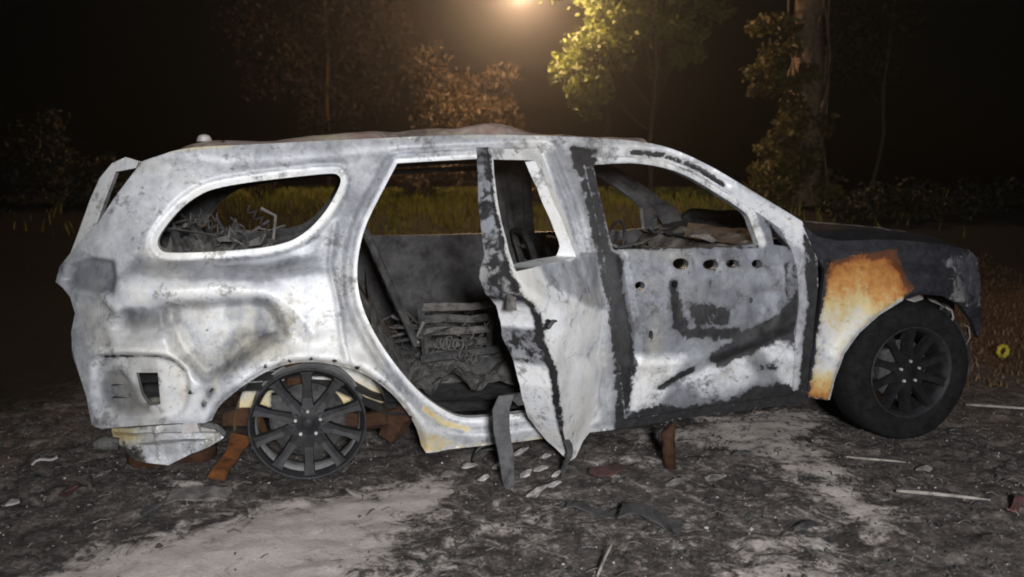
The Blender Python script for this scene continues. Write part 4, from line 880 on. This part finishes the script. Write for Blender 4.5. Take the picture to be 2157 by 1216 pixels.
for h, r in prof:
    for k in range(n): V.append((-1.9 + r * math.cos(2 * math.pi * k / n), -.6 + r * math.sin(2 * math.pi * k / n), H + .09 + h))
mobj('lamp_shade', V, [(i * n + k, i * n + (k + 1) % n, (i + 1) * n + (k + 1) % n, (i + 1) * n + k) for i in range(len(prof) - 1) for k in range(n)], M['post'], lamp)
em, t_, b_ = newmat('lamp_glass_lit'); b_.inputs['Base Color'].default_value = (1, .9, .75, 1); b_.inputs['Emission Color'].default_value = (1, .80, .56, 1); b_.inputs['Emission Strength'].default_value = 60
V = []; F_ = []; m_ = 10; n = 16
for i in range(m_ + 1):
    for k in range(n): th = math.pi * i / m_; V.append((-1.9 + .10 * math.sin(th) * math.cos(2 * math.pi * k / n), -.6 + .10 * math.sin(th) * math.sin(2 * math.pi * k / n), H + .02 + .10 * math.cos(th)))
for i in range(m_):
    for k in range(n): F_.append((i * n + k, i * n + (k + 1) % n, (i + 1) * n + (k + 1) % n, (i + 1) * n + k))
mobj('lamp_globe', V, F_, em, lamp)
pl_d = bpy.data.lights.new('lamp_light', 'POINT'); pl_d.energy = 1550; pl_d.color = (1, .62, .36); pl_d.shadow_soft_size = .05
pl = bpy.data.objects.new('lamp_light', pl_d); COL.objects.link(pl); pl.parent = lamp; pl.location = (-1.9, -.6, H - .12)

def leaves(mb, c, r, n, size, sq=(1, 1, .8), shell=.5):
    for _ in range(n):
        d = np.random.normal(size=3); d /= np.linalg.norm(d); rad = (shell + (1 - shell) * random.random()) * random.random() ** .25
        p = np.array(c) + np.clip(np.random.normal(size=3), -2, 2) * .62 * r * np.array(sq); s = size * random.uniform(.6, 1.3)
        a = np.random.normal(size=3); a /= np.linalg.norm(a); b = np.cross(a, np.random.normal(size=3)); b /= np.linalg.norm(b) + 1e-9; nn = np.cross(a, b)
        mb.add([p - a * s, p + b * s * .45 + nn * s * .12, p + a * s, p - b * s * .45 + nn * s * .12], [(0, 1, 2), (0, 2, 3)])
def tree(name, label, D, base_px, trunk_r, trunk_top_py, clumps, lm, lsize, cat='tree', group=None, lean=0.0, leaf_n=260, vines=False, forks=True):
    bx_ = at_depth(base_px, 400, D)[0]; z0 = ground_z(bx_, D); top = at_depth(base_px, trunk_top_py, D)[2]
    o = bpy.data.objects.new(name, None); COL.objects.link(o); o.location = (bx_, D, z0); tag(o, label, cat, group)
    tb = MB(); N = 12; ax = [np.array([lean * k / N + (.06 if trunk_r > .2 else .28) * noise.noise((k * .35, base_px * .37, 1.3)), .05 * noise.noise((k * .6, 3, base_px)), -.1 + (top - z0 + .1) * k / N]) for k in range(N + 1)]
    if trunk_r: tb.tube(ax, [trunk_r * (1.25 if k == 0 else 1 - .45 * k / N) for k in range(N + 1)], 10)
    cb = MB()
    for (px, py, dd, r, n) in clumps:
        c = at_depth(px, py, D + dd) - np.array([bx_, D, z0]); h = c[2] * .72; k = int(np.clip(h / max(top - z0, .1) * N, 0, N)); a = ax[k]
        if trunk_r and forks: tb.tube([a, a + (c - a) * .5 + np.array([0, 0, .15]), c], [trunk_r * .22, trunk_r * .14, trunk_r * .05], 6)
        n = n * 3; sub = max(1, n // 120)
        for _ in range(sub):
            d = np.random.normal(size=3); cc_ = c + d * r * .42; leaves(cb, cc_, r * random.uniform(.35, .65), n // sub, lsize)
    if vines:
        for j in range(9):
            ph = random.uniform(0, 6.28); pts = []; h0 = random.uniform(0, .25); h1 = random.uniform(.55, 1)
            for k in range(15):
                f = h0 + (h1 - h0) * k / 14; a = ax[int(f * N)]; rr = trunk_r * (1.25 - .4 * f); pp = ph + .8 * math.sin(f * 6 + j); pts.append((a[0] + rr * math.cos(pp), a[1] + rr * math.sin(pp), (top - z0) * f))
            tb.tube(pts, .022, 5)
    if tb.V: mobj('trunk', np.array(tb.V), tb.F, M['vinebark' if vines else 'bark'], o)
    if cb.V: mobj('crown', np.array(cb.V), cb.F, M[lm], o, False)
    return o
tree('leafy_tree', 'yellow-green leafy tree beside the street lamp', 18.6, 1370, .06, -180,
     [(1255, 110, -.2, .62, 420), (1215, 165, -.3, .42, 240), (1290, 60, 0, .6, 320), (1240, 205, .1, .38, 160), (1330, 20, 0, .6, 300), (1400, 60, .2, .45, 200), (1440, 120, .2, .32, 120), (1420, -40, .3, .9, 320), (1250, -60, .1, .9, 320), (1410, 160, .3, .25, 70), (1480, 40, .6, .5, 120)], 'leaf_green', .085)
tree('vine_covered_tree', 'thick tree trunk wrapped in vines behind the front wing', 17.0, 1690, .38, -160,
     [(1612, 140, -.4, .38, 240), (1600, 185, -.4, .22, 100), (1640, 300, -.5, .35, 130), (1650, 380, -.5, .5, 260), (1690, 350, -.45, .4, 160), (1620, 395, -.3, .4, 200), (1650, 220, -.45, .3, 110), (1640, 60, -.3, .4, 130), (1730, 410, -.3, .45, 160), (1660, 260, -.5, .4, 200), (1690, 180, -.45, .3, 110), (1640, 430, -.4, .5, 220), (1720, 300, -.4, .35, 120), (1660, 340, -.55, .45, 220), (1650, 120, -.4, .3, 100)], 'leaf_vine', .075, vines=True, forks=False)
tree('rust_leaved_shrub', 'rust-brown shrub growing just behind the car roof near the lamp post', 20.5, 965, .05, 230,
     [(930, 190, 0, .85, 300), (1010, 205, .2, .8, 300), (880, 150, .3, .5, 60), (1040, 160, .2, .5, 80), (965, 250, 0, .7, 330), (1050, 235, .2, .45, 220), (900, 240, .2, .5, 220), (1000, 300, 0, .8, 300)], 'leaf_brown', .08, 'shrub')
tree('bare_tree', 'dim brown tree with sparse leaves rising over the rear of the roof', 24.5, 700, .07, -120,
     [(560, 60, 0, .9, 260), (650, 20, .5, 1.0, 300), (740, 90, 0, .9, 280), (820, 40, .4, .9, 300), (620, 160, .2, .8, 240), (760, 190, .3, .9, 260), (690, 240, 0, .7, 200), (850, 150, .6, .7, 220), (540, 160, .5, .7, 160)], 'leaf_dim', .085)
tree('dark_bush', 'dark bushy shrub standing behind the tailgate', 16.0, 120, .05, 330,
     [(110, 290, 0, .35, 180), (150, 350, 0, .5, 260), (80, 370, 0, .6, 300), (190, 390, .3, .5, 260), (30, 380, .3, .6, 300), (250, 410, .5, .5, 240), (-40, 400, 0, .7, 260)], 'leaf_dark', .07, 'shrub')
tree('olive_tree', 'dim olive tree beside the vine-covered trunk', 20.5, 1850, .05, -150,
     [(1800, 80, 0, .8, 300), (1870, 50, .3, .7, 260), (1780, 140, .2, .7, 220), (1850, 120, 0, .6, 220), (1760, 20, .3, .8, 260), (1900, -20, .4, .9, 260)], 'leaf_dark', .085)
tree('dark_shrub', 'low dark shrub behind the bonnet beside the vine-covered trunk', 15.5, 1830, .05, 400,
     [(1780, 440, 0, .4, 200), (1850, 450, .2, .5, 240), (1930, 445, .2, .5, 240), (2020, 455, .3, .5, 240), (2110, 450, .4, .6, 260), (2190, 450, .4, .7, 260)], 'leaf_dark', .06, 'shrub')
tree('leafy_shrub', 'olive shrub seen through the open rear door', 17.5, 900, .05, 380,
     [(860, 375, 0, .35, 180), (920, 365, .1, .3, 140), (890, 420, 0, .3, 140), (1120, 400, 0, .45, 220), (1060, 390, .3, .3, 120), (560, 395, .3, .35, 120)], 'leaf_brown', .06, 'shrub')
def blades(name, n, fn, hmin, hmax, mat, label):
    mb = MB()
    for _ in range(n):
        x, y = fn(); z = ground_z(x, y); h = random.uniform(hmin, hmax); a = random.uniform(0, 6.28); w = random.uniform(.006, .014); lx, ly = random.uniform(-.4, .4) * h, random.uniform(-.4, .4) * h
        mb.add([(x - w * math.cos(a), y - w * math.sin(a), z - .01), (x + w * math.cos(a), y + w * math.sin(a), z - .01), (x + lx * .4 + w * .6 * math.cos(a), y + ly * .4 + w * .6 * math.sin(a), z + h * .6), (x + lx, y + ly, z + h)], [(0, 1, 2), (0, 2, 3)])
    tag(mb.build(name, M[mat]), label, 'grass', kind='stuff')
blades('bank_grass', 24000, lambda: (random.gauss(-.6, 3.0), random.triangular(14.0, 27, 18)), .08, .26, 'grass', 'rough grass covering the bank behind the car')  # bright blades gathered round the lamp, imitating its pool of light
blades('dry_grass', 9000, lambda: (random.uniform(2.4, 7.5), random.uniform(6.0, 13.5)), .02, .07, 'drygrass', 'short dry brown grass on the ground beyond the nose of the car')

# ================================================================== night haze that carries the lamp's glow
hzb = MB(); hzb.box((0, 40, 8.9), (80, 60, 10.9)); hm = bpy.data.materials.new('night_haze'); hm.use_nodes = True; hm.node_tree.nodes.clear()
ho = hm.node_tree.nodes.new('ShaderNodeOutputMaterial'); hv = hm.node_tree.nodes.new('ShaderNodeVolumePrincipled'); hv.inputs['Density'].default_value = .0032; hv.inputs['Anisotropy'].default_value = .88; hv.inputs['Color'].default_value = (.9, .9, .9, 1)
hm.node_tree.links.new(hv.outputs[0], ho.inputs['Volume'])
tag(hzb.build('haze', hm), 'thin smoky haze filling the night air', 'haze', kind='stuff')
